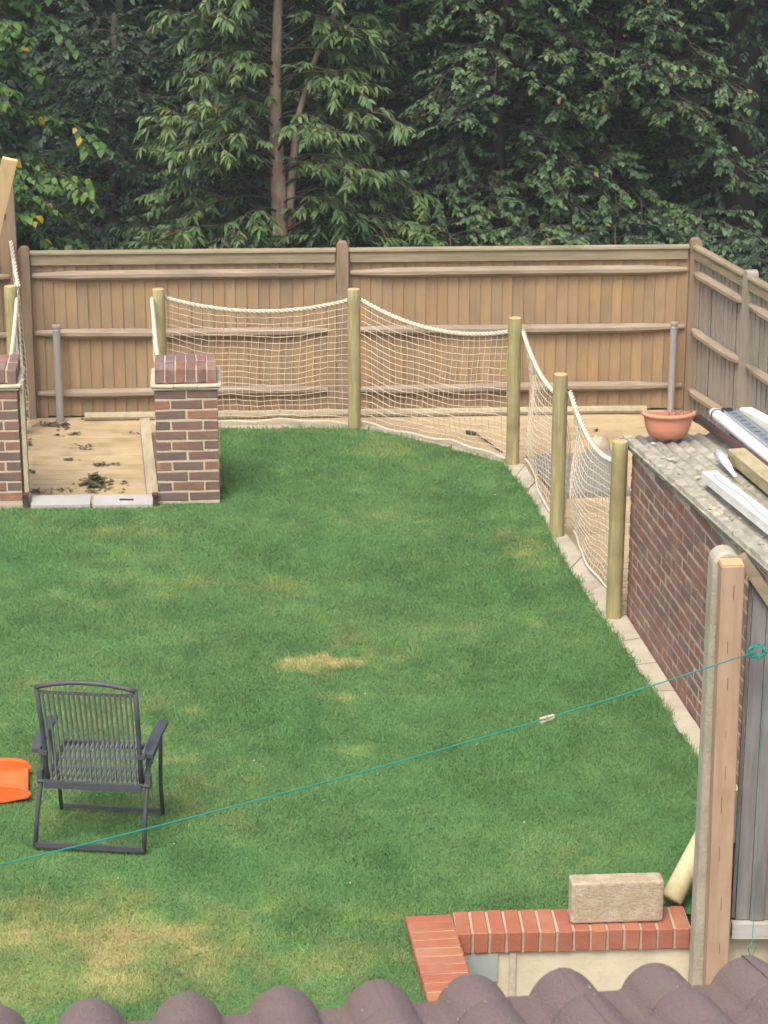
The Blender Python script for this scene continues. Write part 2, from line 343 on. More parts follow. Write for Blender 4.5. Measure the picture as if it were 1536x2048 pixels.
# turf sheet: fine grid cut to the outline
xs = np.arange(min(p[0] for p in poly), max(p[0] for p in poly), .03); ys = np.arange(min(p[1] for p in poly), max(p[1] for p in poly), .03)
X, Y = np.meshgrid(xs, ys); cx, cy = X[:-1, :-1]+.015, Y[:-1, :-1]+.015
keep = inpoly(cx, cy, poly_r); ii, jj = np.nonzero(keep); W_ = X.shape[1]
Zt = (vnoise(X, Y, 1.1)-.5)*.03-.012
b0 = ii*W_+jj; F = np.stack([b0, b0+1, b0+W_+1, b0+W_], 1)
vx = np.stack([X.ravel(), Y.ravel(), Zt.ravel()], 1)
used = np.unique(F); rem = np.full(len(vx), -1); rem[used] = np.arange(len(used))
me = npmesh('lawn', vx[used], rem[F], 'turf', {'dry': dryness(vx[used, 0], vx[used, 1]), 'v': vnoise(vx[used, 0], vx[used, 1], 9)*.5})
struct(link('lawn', me))
# grass blades
def blades(n):
    x0, x1, y0, y1 = min(p[0] for p in poly), max(p[0] for p in poly), min(p[1] for p in poly), max(p[1] for p in poly)
    x = RNG.uniform(x0, x1, n); y = RNG.uniform(y0, y1, n)
    k = inpoly(x, y, poly) & (x > -.185*y-.9); kk_ = np.zeros(n, bool); kk_[k] = inpoly(x[k], y[k], poly_r); k = kk_; x, y = x[k], y[k]; return x, y
gx, gy = blades(1700000)
n = len(gx); z0 = (vnoise(gx, gy, 1.1)-.5)*.03-.014
tall = np.clip(1.8*(vnoise(gx, gy, 2.2)-.35), 0, 1)
dk = G(625, 1830); tuft = np.exp(-(((gx-dk.x)/.16)**2+((gy-dk.y)/.18)**2))
h = (.008+.013*RNG.random(n))*(1+.5*tall+1.2*tuft)
edge = np.zeros(n)
a = RNG.uniform(0, 2*np.pi, n); wv = .0013+.0013*RNG.random(n)
lean = h*(.4+1.0*RNG.random(n)); la = RNG.uniform(0, 2*np.pi, n)
sx, sy = np.cos(a)*wv, np.sin(a)*wv
v0 = np.stack([gx-sx, gy-sy, z0], 1); v1 = np.stack([gx+sx, gy+sy, z0], 1); v2 = np.stack([gx+np.cos(la)*lean, gy+np.sin(la)*lean, z0+h], 1)
vv = np.stack([v0, v1, v2], 1).reshape(-1, 3); ff = np.arange(3*n).reshape(-1, 3)
dr = np.clip(dryness(gx, gy)+RNG.normal(0, .08, n)-.18*tuft, 0, 1); vr = np.clip(.55*RNG.random(n)+.8*(vnoise(gx, gy, 5.5)-.5)+.5*(vnoise(gx+4, gy, 13)-.5)+.22, 0, 1.2)
ex, ey = [], []
for i in range(len(poly_r)):
    a_, b_ = poly_r[i], poly_r[(i+1) % len(poly_r)]
    for _ in range(16): t_ = random.random(); ex.append(a_[0]+(b_[0]-a_[0])*t_+random.gauss(0, .012)); ey.append(a_[1]+(b_[1]-a_[1])*t_+random.gauss(0, .012))
ex, ey = np.array(ex), np.array(ey); n2_ = len(ex); h2 = .018+.028*RNG.random(n2_)*vnoise(ex, ey, 3); a2 = RNG.uniform(0, 6.283, n2_); l2 = h2*(.4+.8*RNG.random(n2_)); b2 = RNG.uniform(0, 6.283, n2_)
w2x, w2y = np.cos(a2)*.0018, np.sin(a2)*.0018
v2_ = np.stack([np.stack([ex-w2x, ey-w2y, np.full(n2_, -.02)], 1), np.stack([ex+w2x, ey+w2y, np.full(n2_, -.02)], 1), np.stack([ex+np.cos(b2)*l2, ey+np.sin(b2)*l2, h2-.01], 1)], 1).reshape(-1, 3)
vv = np.concatenate([vv, v2_]); ff = np.arange(len(vv)).reshape(-1, 3)
me = npmesh('grass', vv, ff, 'grass', {'dry': np.concatenate([np.repeat(dr, 3), np.repeat(np.clip(.15+.25*RNG.random(n2_), 0, 1), 3)]), 'v': np.concatenate([np.repeat(vr, 3), np.repeat(RNG.random(n2_), 3)])})
g = link('grass', me); tag(g, 'short mown green grass of the lawn with dry straw patches', 'grass'); g['kind'] = 'stuff'
# pale specks: daisies and scraps in the grass
sv_, sf_ = [], []; rq = random.Random(77)
for k in range(30):
    p_ = G(rq.uniform(20, 1330), rq.uniform(1030, 1800)) if k > 8 else G(*((787, 1093), (882, 1346), (55, 1347), (465, 1410), (508, 1528), (700, 1770), (990, 995), (960, 1042), (512, 1533))[k])
    if not inpoly(np.array([p_.x]), np.array([p_.y]), poly)[0]: continue
    r_ = rq.uniform(.003, .006); z_ = rq.uniform(.012, .022); n0_ = len(sv_)
    sv_ += [(p_.x+r_*math.cos(a_), p_.y+r_*math.sin(a_), z_+rq.uniform(-.003, .003)) for a_ in [6.283*q_/6 for q_ in range(6)]]; sf_.append(tuple(range(n0_, n0_+6)))
m_ = MB(); m_.add(sv_, sf_); g = m_.obj('daisies', 'rock'); tag(g, 'tiny pale daisies and scraps dotted over the lawn', 'daisies'); g['kind'] = 'stuff'
# ------------------------------------------------------------------ concrete path along the lawn edge
inner = [G(441, 856), G(560, 851), G(700, 852), G(735, 856), G(800, 868), G(900, 893), G(1005, 920), G(1030, 950), G(1072, 1008), G(1100, 1068), G(1140, 1132), G(1205, 1232), G(1270, 1322), G(1340, 1430), G(1395, 1508), G(1440, 1590)]
outer = [G(441, 840), G(560, 839), G(700, 840), G(740, 845), G(805, 857), G(905, 880), G(1015, 903), G(1050, 925), G(1092, 992), G(1122, 1046), G(1165, 1105), G(1252, 1222), G(1313, 1317), G(1388, 1433), G(1440, 1512), G(1480, 1572)]
path = struct(thing('path', 'narrow pale concrete slab path edging the lawn', 'path')); del path['category']
for i in range(len(inner)-1):
    a0, a1, b0_, b1 = inner[i], inner[i+1], outer[i], outer[i+1]
    L_ = ((a1-a0).length+(b1-b0_).length)/2; k = max(1, round(L_/.48))
    for j in range(k):
        t0, t1 = j/k+.006/L_, (j+1)/k-.006/L_
        q = [lerp(a0, a1, t0), lerp(b0_, b1, t0), lerp(b0_, b1, t1), lerp(a0, a1, t1)]
        dz = random.uniform(-.004, .003); cc = sum(q, Vector())/4
        m_ = MB(); m_.prism([((p-cc).x, (p-cc).y) for p in (q[0], q[3], q[2], q[1])], -.3, 0)
        m_.obj('slab', 'concrete', path).location = (cc.x, cc.y, dz-.022)
#==DECK==
# ------------------------------------------------------------------ timber deck
FA, FB = G(60, 834, ZD), G(1376, 817, ZD)       # back fence foot line
fd = (FB-FA).normalized(); fn = Vector((fd.y, -fd.x, 0))      # towards the camera
deck = struct(thing('deck', 'yellow timber deck of cross planks between lawn and back fence', 'deck')); del deck['category']
PW = .12
lenA = 7.6
pm = cbox(lenA, PW-.011, .028, .003, 0, 'deck', 'plank')
ang = math.atan2(fd.y, fd.x)
cmid = (FA+FB)/2
for k in range(44):
    c = cmid + fn*(.02+PW*(k+.5)) + Vector((0, 0, -.014)) - fd*.1
    if k < 16:
        link('plank', pm, deck, c, (0, 0, ang))
    else:
        # nearer than the lawn's far edge: only the two arms beside the lawn
        pass
# side arms: left corridor and right strip beside the lawn
armL = cbox(1.28, PW-.011, .028, .003, 0, 'deck', 'plank'); armR = cbox(1.5, PW-.011, .028, .003, 0, 'deck', 'plank')
for k in range(16, 44):
    c = cmid + fn*(.02+PW*(k+.5)) + Vector((0, 0, -.014))
    xl = G(178, 990, ZD)
    if c.y > G(100, 1000, ZD).y-.05:
        p = Vector((0, 0, 0)); t = (c.y-xl.y); cx_ = xl.x-math.tan(GA)*t
        link('plank', armL, deck, (cx_, c.y+fd.y*(cx_-cmid.x), -.014+ZD), (0, 0, ang))
    if c.y > 12.6:
        pr = G(1254, 1215, 0); t = c.y-pr.y; cx_ = pr.x+.72-math.tan(GA)*t
        link('plank', armR, deck, (cx_, c.y+fd.y*(cx_-cmid.x), -.014+ZD), (0, 0, ang))
b = MB(); q = [FA-fd*1.5, FB+fd*2.2, FB+fd*2.2+fn*6.5, FA-fd*1.5+fn*6.5]
b.prism([(p.x, p.y) for p in q][::-1], -.7, ZD-.045); struct(b.obj('deck_base', 'soil'))
# ------------------------------------------------------------------ feather edge fences
def fence_bay(parent, A, B, ztop, zbot, zrails, bm, rm, cm, pitch=.09, caps=True, side=1, zt2=None, board_name='board', rail_ends=(0, 0)):
    """A->B left to right seen from the camera; boards behind the rails"""
    d = (B-A); d.z = 0; L = d.length; d.normalize(); nrm = Vector((d.y, -d.x, 0)); an = math.atan2(d.y, d.x)
    n_ = max(1, round(L/pitch)); pt = L/n_
    H = ztop-zbot-.02
    key = (round(H, 3), round(pt, 4), bm)
    if key not in fence_bay.cache:
        m_ = MB(); w2 = pt/2
        m_.add([(-w2-.012, .004, 0), (w2, -.008, 0), (w2, 0.0, 0), (-w2-.012, .007, 0), (-w2-.012, .004, H), (w2, -.008, H), (w2, 0, H), (-w2-.012, .007, H)],
               [(0, 3, 2, 1), (4, 5, 6, 7), (0, 1, 5, 4), (2, 3, 7, 6), (1, 2, 6, 5), (0, 4, 7, 3)])
        fence_bay.cache[key] = m_.mesh('board', bm)
    me_ = fence_bay.cache[key]
    for i in range(n_):
        p = A+d*(pt*(i+.5)); link(board_name, me_, parent, (p.x+random.uniform(-.002, .002), p.y, zbot+random.uniform(-.006, .006)), (0, random.uniform(-.004, .004), an+random.uniform(-.006, .006)))
    for zi, zr in enumerate(zrails):
        m_ = MB(); h_ = .038; dp = .05; e0, e1 = .015+rail_ends[0]*(zi % 2), L-.015-rail_ends[1]*(zi > 0)
        prof = [(.013, -h_), (dp*.75, -h_), (dp+.013, -h_*.35), (dp+.013, h_*.35), (dp*.6, h_), (.013, h_)]
        vs = []; ks = 8
        for k in range(ks+1):
            t = k/ks; x_ = e0+(e1-e0)*t; tp = .55 if k in (0, ks) else 1; bow = math.sin(t*math.pi*(1+zi*.4)+zi*2)*.005
            vs += [(x_, -q_[0] if q_[0] < .02 else -q_[0]*tp, q_[1]*tp+bow) for q_ in prof]
        nP = len(prof); fs = [(k*nP+j, k*nP+(j+1) % nP, (k+1)*nP+(j+1) % nP, (k+1)*nP+j) for k in range(ks) for j in range(nP)]
        fs += [tuple(range(nP))[::-1], tuple(ks*nP+j for j in range(nP))]
        m_.add(vs, fs); o = m_.obj('rail', rm, parent); o.location = (A.x, A.y, zr); o.rotation_euler = (0, 0, an)
    if caps:
        m_ = MB(); m_.box((L/2, -.02, -.045), (L/2-.012, .014, .043)); o = m_.obj('top_rail', cm, parent); o.location = (A.x, A.y, ztop); o.rotation_euler = (0, 0, an)
        m_ = MB(); vs = []
        for x_ in (.004, L-.004): vs += [(x_, -.05, 0), (x_, .03, 0), (x_, .026, .016), (x_, -.01, .028), (x_, -.046, .016)]
        m_.add(vs, [(0, 5, 6, 1), (1, 6, 7, 2), (2, 7, 8, 3), (3, 8, 9, 4), (4, 9, 5, 0), (0, 1, 2, 3, 4), (9, 8, 7, 6, 5)])
        o = m_.obj('capping', cm, parent); o.location = (A.x, A.y, ztop+.001); o.rotation_euler = (0, 0, an)
fence_bay.cache = {}
def square_post(parent, p, zb, zt, wd, m, an, name='post', cut=.03):
    m_ = MB(); h = wd/2; H = zt-zb; pr = []
    vs = []
    for (z, k) in ((0, 1), (H-cut*1.4, 1), (H-cut*.5, .86), (H, .5)):
        vs += [(-h*k, -h, z), (h*k, -h, z), (h*k, h, z), (-h*k, h, z)]
    fs = [(3, 2, 1, 0), (12, 13, 14, 15)]+[(r*4+j, r*4+(j+1) % 4, r*4+4+(j+1) % 4, r*4+4+j) for r in range(3) for j in range(4)]
    m_.add(vs, fs); o = m_.obj(name, m, parent); o.location = (p.x, p.y, zb); o.rotation_euler = (random.uniform(-.004, .004), random.uniform(-.006, .006), an); return o
def zat(px, py, P):                              # height of pixel row above ground point P (plane through P facing the camera)
    return V(px, py, P.y).z
FM = lerp(FA, FB, 0); 
def on_fence(px, py): return PL(px, py, FA, fn)
pm_ = on_fence(686, 800); pL = on_fence(56, 700); pR = on_fence(1381, 700)
ZT = (on_fence(200, 493).z+on_fence(1200, 496).z)/2
zr_ = [on_fence(600, yy).z for yy in (546, 661, 779)]
bf = thing('garden_fence', 'long brown feather edge fence with grey rails across the back', 'fence', (0, 0, 0))
half = .048
fence_bay(bf, Vector((pL.x, pL.y, 0))+fd*half, Vector((pm_.x, pm_.y, 0))-fd*half, ZT-.028, ZD+.005, zr_, 'board', 'rail', 'capping', rail_ends=(0, .06))
fence_bay(bf, Vector((pm_.x, pm_.y, 0))+fd*half, Vector((pR.x, pR.y, 0))-fd*half, ZT-.028, ZD+.005, zr_, 'board', 'rail', 'capping')
for P_, dz in ((pL, .035), (pm_, .05), (pR, .05)):
    square_post(bf, P_+fn*.02, -.3, ZT+dz, .094, 'fpost', ang)
# side fence on the right, coming towards the house
cR = Vector((pR.x, pR.y, 0)); p2 = G(1501, 552, ZT-.01); p2 = Vector((p2.x, p2.y, 0)); rd = (p2-cR).normalized(); p3 = p2+rd*2.3
an2 = math.atan2(rd.y, rd.x)
sf = thing('garden_fence', 'silvered side fence running towards the house behind the shed', 'fence')
for a_, b_ in ((cR+rd*.06, p2-rd*.05), (p2+rd*.05, p3-rd*.05)):
    fence_bay(sf, a_, b_, ZT-.02, -.4, [z_+(-.02) for z_ in zr_], 'greyboard', 'rail', 'capping')
square_post(sf, p2-Vector((rd.y, -rd.x, 0))*0, -.4, ZT+.035, .09, 'greyboard', an2); square_post(sf, p3, -.4, ZT+.035, .09, 'greyboard', an2)
# taller bay on the left
lf = thing('garden_fence', 'taller brown fence bay at the far left behind leaning plank', 'fence')
tp = on_fence(35, 600)+fn*.03; lA = tp-fd*1.9; ZL = zat(35, 362, tp)
fence_bay(lf, Vector((lA.x, lA.y, 0)), Vector((tp.x, tp.y, 0))-fd*.03, ZL-.06, ZD, zr_+[ZL-.25], 'board', 'rail', 'capping')
square_post(lf, tp+fn*.03, -.3, ZL, .066, 'fpost', ang)
# leaning plank
pk = MB(); t0 = V(20, 318, 17.6); t1 = V(-62, 660, 17.9); pk.bar(t0, t1, .115, .045, up=Vector((.25, -1, .1)))
tag(pk.obj('plank', 'newwood'), 'pale new timber plank leaning at the far left fence', 'plank')
# long timber lying along the fence foot
tb = MB(); a_ = on_fence(172, 826)+fn*.12; b_ = on_fence(1288, 818)+fn*.12; a_.z = b_.z = ZD+.032
ks = 12; tb.tube([lerp(a_, b_, k/ks)+Vector((0, random.uniform(-.006, .006), 0)) for k in range(ks+1)], .034, 8)
tag(tb.obj('timber_pole', 'sleeper'), 'long pale timber pole lying along the foot of the back fence', 'timber')
# steel poles
def steel_pole(base, ztop, label):
    t = thing('steel_pole', label, 'pole', base, 0, 'steel poles by the back fence'); H = ztop-base.z
    m_ = MB(); m_.lathe([(.030, .009), (.030, H-.05)], 20); m_.obj('tube', 'steel', t, True)
    m_ = MB(); m_.lathe([(0, 0), (.055, 0), (.055, .008), (.037, .009)], 18); m_.obj('base_plate', 'steel', t)
    m_ = MB(); m_.lathe([(0, H-.05), (.034, H-.05), (.034, H-.042), (.028, H-.04), (.028, H-.018), (.036, H-.016), (.036, H-.002), (0, H)], 18); m_.obj('cap', 'steel', t)
pp = G(121, 843, ZD); steel_pole(pp, zat(118, 650, pp), 'short steel pole standing on the deck between the brick piers')
pp = G(1341, 826, ZD); steel_pole(pp, zat(1342, 644, pp), 'short steel pole standing behind the terracotta planter')
#==NETS==
# ------------------------------------------------------------------ round net posts
def net_post(P, H, label, r=.05, cut='postend'):
    t = thing('net_post', label, 'post', P, random.uniform(0, 6), 'round timber net posts')
    m_ = MB(); n_ = 14; vs = []; rr = random.Random(label)
    lx, ly = rr.uniform(-.006, .006), rr.uniform(-.006, .006); zs = [-.3, 0, H*.3, H*.6, H*.9, H-.006, H]
    for z in zs:
        for j in range(n_):
            a = 2*math.pi*j/n_; q_ = r*(1+.03*math.sin(3*a+z*2)+rr.uniform(-.012, .012))*(.93 if z == H else 1); vs.append((q_*math.cos(a)+lx*z, q_*math.sin(a)+ly*z, z))
    m_.add(vs, [(i*n_+j, i*n_+(j+1) % n_, (i+1)*n_+(j+1) % n_, (i+1)*n_+j) for i in range(len(zs)-1) for j in range(n_)]); m_.obj('shaft', 'netpost', t, True)
    m_ = MB(); m_.add([(x_[0]*.99, x_[1]*.99, H+.0005) for x_ in vs[-n_:]], [tuple(range(n_))]); m_.obj('cut_end', cut, t)
    return Vector(P)
P1 = net_post(G(709, 851), 1.10, 'round green timber net post at the middle of the lawn far edge')
P2 = net_post(G(1025, 921), 1.10, 'round green timber net post at the corner of the lawn edge')
P3 = net_post(G(1114, 1063), 1.11, 'round timber net post with orange cut top, beside the path')
P4 = net_post(G(1228, 1226), 1.11, 'thickest looking round net post, nearest the brick shed corner')
q = G(317, 578, 1.1); P0 = net_post(Vector((q.x, q.y, 0)), 1.10, 'round timber net post behind the full brick pier')
q = G(20, 572, 1.1); PA = net_post(Vector((q.x, q.y, 0)), 1.10, 'nearer round net post behind the left cut off brick pier')
q = G(18, 533, 1.1); PB = net_post(Vector((q.x, q.y, 0)), 1.10, 'farther round net post at the left edge by the fence corner')
def helix_rope(parent, pts, R, name='top_rope', m='rope', pitch=.11, strands=3):
    pts = [Vector(p) for p in pts]; L = [0]
    for i in range(1, len(pts)): L.append(L[-1]+(pts[i]-pts[i-1]).length)
    T = L[-1]; nseg = max(8, int(T/(pitch/7))); m_ = MB()
    def at(s):
        for i in range(1, len(pts)):
            if s <= L[i] or i == len(pts)-1:
                t = (s-L[i-1])/max(1e-6, L[i]-L[i-1]); return lerp(pts[i-1], pts[i], t), (pts[i]-pts[i-1]).normalized()
    for k in range(strands):
        pp_ = []
        for i in range(nseg+1):
            s = T*i/nseg; c_, t_ = at(s); e1 = t_.cross(UP if abs(t_.z) < .95 else Vector((1, 0, 0))).normalized(); e2 = t_.cross(e1)
            a = 2*math.pi*(s/pitch+k/strands); pp_.append(c_+(e1*math.cos(a)+e2*math.sin(a))*R*.62)
        m_.tube(pp_, R*.52, 5)
    return m_.obj(name, m, parent, True)
def net_span(A, B, zA, zB, sag, label, bottoms=None, cell=.056, rr=.0025, cord='net', zlow=.015, R=.017, loose=.03, seed=1):
    """net hung from a sagging rope between two posts; A, B ground points"""
    rnd = random.Random(seed); A, B = Vector(A), Vector(B); L = (B-A).length; d = (B-A).normalized(); nn = Vector((d.y, -d.x, 0))
    t = thing('rope_net', label, 'net', (A+B)/2, 0, 'cream rope nets round the lawn edge'); c0 = (A+B)/2
    top = lambda u: lerp(A, B, u)+UP*(zA*(1-u)+zB*u-4*sag*u*(1-u))
    ph = rnd.uniform(0, 6)
    bot = lambda u: lerp(A, B, u)+UP*(zlow+.012*math.sin(u*9+ph)+.008*math.sin(u*23))+nn*(.03*math.sin(u*7+ph)-.02)
    helix_rope(t, [top(k/20)-c0 for k in range(21)], R)
    helix_rope(t, [bot(k/24)-c0 for k in range(25)], .0075, 'bottom_rope', 'netwhite', .05, 2)
    nu = max(3, round(L/cell)); nv = max(4, round(((zA+zB)/2-sag*.66)/cell)+2)
    P = [[None]*(nv+1) for _ in range(nu+1)]
    for i in range(nu+1):
        for j in range(nv+1):
            u, v = i/nu, j/nv
            w_ = u+.012*math.sin(v*5+ph)*math.sin(u*math.pi)
            p = lerp(top(w_), bot(w_), v); k = math.sin(math.pi*v)
            p += nn*(loose*k*math.sin(u*6.3+ph+v*3))+UP*(-.035*k*math.sin(math.pi*u)+.012*k*math.sin(u*15+ph))
            p += Vector((rnd.uniform(-.003, .003), rnd.uniform(-.003, .003), rnd.uniform(-.004, .004))); P[i][j] = p-c0
    m_ = MB()
    for i in range(nu+1): m_.tube(P[i], rr, 3, False)
    for j in range(1, nv): m_.tube([P[i][j] for i in range(nu+1)], rr, 3, False)
    m_.obj('netting', cord, t)
    return t
off = Vector((.0, .055, 0))
net_span(P0+Vector((.04, .05, 0)), P1+Vector((-.04, .05, 0)), 1.02, 1.0, .10, 'wide sagging rope net between the full brick pier and middle post', seed=3)
net_span(P1+Vector((.05, .04, 0)), P2+Vector((-.04, .06, 0)), 1.01, .98, .11, 'sagging rope net between the middle post and the corner post', seed=4)
net_span(P2+Vector((.06, .02, 0)), P3+Vector((.02, .06, 0)), 1.0, .94, .10, 'narrow rope net between corner post and orange topped post', seed=5, loose=.05)
net_span(P3+Vector((.065, .0, 0)), P4+Vector((.02, .06, 0)), .99, .97, .14, 'narrow rope net between orange topped post and shed corner post', seed=6, loose=.05)
pier = G(379, 1004)
side0 = G(330, 985); zc_ = 1.02
net_span(P0+Vector((-.05, -.02, 0)), Vector((side0.x, side0.y, 0)), 1.03, .86, .08, 'rope net along the deck passage behind the full brick pier', seed=7, loose=.015, cord='netwhite')
sl0 = G(30, 985)
net_span(PA+Vector((.05, 0, 0)), Vector((sl0.x, sl0.y, 0)), 1.0, .9, .06, 'rope net behind the cut off brick pier at left', seed=8, loose=.02, cord='netwhite')
q0 = PB+Vector((.06, 0, 0)); tpz = zat(33, 478, tp)
net_span(Vector((tp.x-.01, tp.y-.09, 0)), PA+Vector((.06, .05, 0)), tpz, 1.08, .03, 'rope net rising to the tall left fence post', seed=9, loose=.01, cord='netwhite')
#==PIERS==
# ------------------------------------------------------------------ brick piers
BL, BH, BD, MJ = .215, .063, .1025, .011
bst = [cbox(BL, BD, BH, .004, .0022, 'brick', 'brick', s) for s in range(3)]
bhd = [cbox(BD, BD, BH, .004, .0022, 'brick', 'brick', s+9) for s in range(3)]
cps = [cbox(.065, BL, BD, .004, .002, 'capbrick', 'cap_brick', s+20) for s in range(3)]
def brick_pier(base, rz, label, courses=11, nlen=2):
    t = thing('brick_pier', label, 'pier', base, rz, 'brick gate piers'); Wd = nlen*(BL+MJ)-MJ; rr = random.Random(label)
    H = courses*.075
    m_ = MB(); m_.box((0, 0, H/2-.15), (Wd/2-.003, Wd/2-.003, H/2+.15)); m_.obj('mortar_core', 'mortar', t)
    for c in range(courses):
        z = .01+c*.075+BH/2
        for side in range(4):
            xs_ = []
            hw = Wd/2-BD/2
            # pinwheel: each face runs from one corner, alternating by course
            x = -Wd/2
            seq = ([BL]*nlen) if (c+side) % 2 == 0 else ([BD]+[BL]*(nlen-1)+[BD])
            if (c+side) % 2 == 1: seq[-1] = Wd-sum(seq[:-1])-MJ*(len(seq)-1)
            for l_ in seq:
                cx_ = x+l_/2; x += l_+MJ
                if (c+side) % 2 == 1 and (abs(cx_) > Wd/2-BD): 
                    if side in (1, 3): continue
                if side in (1, 3) and abs(cx_)+l_/2 > Wd/2-.001: 
                    # the corner is already filled by the front / back faces
                    cut = BD+MJ; l2 = l_-cut
                    if l2 < .03: continue
                    cx_ -= math.copysign(cut/2, cx_); l_ = l2
                me_ = rr.choice(bst) if l_ > .15 else rr.choice(bhd); base_l = BL if l_ > .15 else BD
                a_ = side*math.pi/2; px_, py_ = cx_, -hw
                o = link('brick', me_, t, (px_*math.cos(a_)-py_*math.sin(a_), px_*math.sin(a_)+py_*math.cos(a_), z+rr.uniform(-.0015, .0015)), (rr.uniform(-.01, .01), rr.uniform(-.01, .01), a_+rr.uniform(-.006, .006)))
                o.scale.x = l_/base_l
    # tile creasing
    for k, (e, zz) in enumerate(((.018, H+.012), (.03, H+.032))):
        nt_ = 3
        for i in range(nt_):
            for j in range(2):
                lx = (Wd+2*e)/nt_; ly = (Wd+2*e)/2
                link('creasing_tile', cbox(lx-.006, ly-.004, .016, .003, .002, 'tileband', 'creasing_tile', i+k*5+j), t, (-Wd/2-e+lx*(i+.5), -Wd/2-e+ly*(j+.5), zz), (rr.uniform(-.02, .02), rr.uniform(-.02, .02), 0))
    m_ = MB(); m_.box((0, 0, H+.02), (Wd/2+.005, Wd/2+.005, .022)); m_.obj('mortar_bed', 'mortar', t)
    nb = 6; pt = Wd/nb
    m_ = MB(); m_.box((0, 0, H+.045+BD/2), (Wd/2-.006, Wd/2-.008, BD/2-.006)); m_.obj('cap_mortar', 'mortar', t)
    for i in range(nb):
        for j in range(2):
            link('cap_brick', rr.choice(cps), t, (-Wd/2+pt*(i+.5), (j-.5)*(BL+MJ), H+.045+BD/2+rr.uniform(-.004, .006)), (0, rr.uniform(-.03, .03), rr.uniform(-.02, .02))).scale.y = .98
    return t
pc = G(379, 1004); brick_pier(pc+Vector((-.02, .22, 0)), rad(4.5), 'full brick gate pier with red brick cap at the lawn edge')
pc2 = G(-16, 1006); brick_pier(pc2+Vector((-.02, .22, 0)), rad(4.5), 'brick gate pier cut off by the left picture edge')
bt = MB(); a_ = G(54, 1006); bt.box((a_.x-.002, a_.y+.06, .44), (.015, .03, .45)); tag(bt.obj('batten', 'sleeper'), 'thin pale timber batten fixed to the left brick pier', 'batten')
for (px_, lab) in ((53, 'rusty gate bracket at the foot of the left brick pier'), (311, 'rusty gate bracket at the foot of the full brick pier')):
    m_ = MB(); a_ = G(px_, 1008); m_.box((0, 0, .03), (.016, .02, .05)); m_.box((0, -.012, .075), (.02, .026, .008)); o = m_.obj('gate_bracket', 'brownplastic'); o.location = a_
    tag(o, lab, 'bracket', 'gate brackets')
# threshold slabs
for (x0, x1, lab) in ((62, 180, 'pale grey concrete threshold slab nearer the cut off pier'), (186, 305, 'pale grey concrete threshold slab with a dark slot')):
    a_, b_ = G(x0, 1014), G(x1, 1012); dd = G(x0+4, 994)-a_
    t = thing('threshold_slab', lab, 'slab', (a_+b_)/2+dd/2, 0, 'threshold slabs'); c0 = (a_+b_)/2+dd/2
    m_ = MB(); m_.prism([((p-c0).x, (p-c0).y) for p in (a_, b_, b_+dd, a_+dd)], -.2, .012); m_.obj('slab', 'greyslab', t)
    if x0 > 100:
        m_ = MB(); s_ = G(253, 1003)-c0; m_.box((s_.x, s_.y, .014), (.05, .013, .003)); m_.obj('slot', 'black', t)
# sleepers along the passage
sp = [G(312, 996, 0), G(291, 842, 0)]
m_ = MB(); wv_ = Vector((.075, 0, 0)); a_, b_ = G(304, 992, 0), G(288, 842, 0)
m_.add([a_-wv_*.45+UP*-.2, a_+wv_*.6+UP*-.2, b_+wv_*.6+UP*-.2, b_-wv_*.45+UP*-.2, a_-wv_*.45+UP*.02, a_+wv_*.6+UP*.03, b_+wv_*.6+UP*.03, b_-wv_*.45+UP*.02], [(3, 2, 1, 0), (4, 5, 6, 7), (0, 1, 5, 4), (1, 2, 6, 5), (2, 3, 7, 6), (3, 0, 4, 7)])
tag(m_.obj('sleeper', 'sleeper'), 'grey timber sleeper edging the deck passage beside the full pier', 'sleeper')
# leaf litter on the deck
lv = []; lf_ = []; lr = random.Random(5)
def litter(px, py, rx, ry, n_, s0=.008, s1=.026, hgt=.015):
    n_ = int(n_*.7)
    for _ in range(n_):
        a = lr.uniform(0, 6.283); r_ = abs(lr.gauss(0, .5)); p = G(px+rx*r_*math.cos(a), py+ry*r_*math.sin(a), ZD+.004)
        s = lr.uniform(s0, s1); th = lr.uniform(0, 6.28); e = Vector((math.cos(th), math.sin(th), lr.uniform(-.5, .5)))*s; f_ = Vector((-math.sin(th), math.cos(th), lr.uniform(-.5, .5)))*s*.45
        p = p+UP*(.004+lr.uniform(0, hgt)*max(0, 1-r_)); k = len(lv); lv.extend([p-e, p+f_, p+e, p-f_]); lf_.append((k, k+1, k+2, k+3))
for q_ in ((100, 850, 42, 8, 150), (130, 852, 12, 6, 60), (150, 868, 14, 4, 40), (115, 871, 18, 3, 20), (190, 968, 30, 15, 260, .015, .045, .07), (200, 930, 24, 5, 60), (140, 920, 16, 3, 26), (160, 895, 40, 10, 30), (230, 930, 25, 3, 18), (250, 966, 16, 4, 16),
           (65, 945, 10, 6, 24), (70, 985, 60, 8, 40), (180, 838, 18, 3, 40), (260, 865, 30, 8, 12), (180, 985, 100, 8, 30), (120, 980, 30, 12, 20), (60, 890, 4, 12, 24), (1190, 862, 14, 1.5, 12)): litter(*q_)
m_ = MB(); m_.add(lv, lf_); o = m_.obj('leaf_litter', 'litter'); o['kind'] = 'stuff'; tag(o, 'scattered dead leaves and twigs on the yellow deck', 'leaf litter')
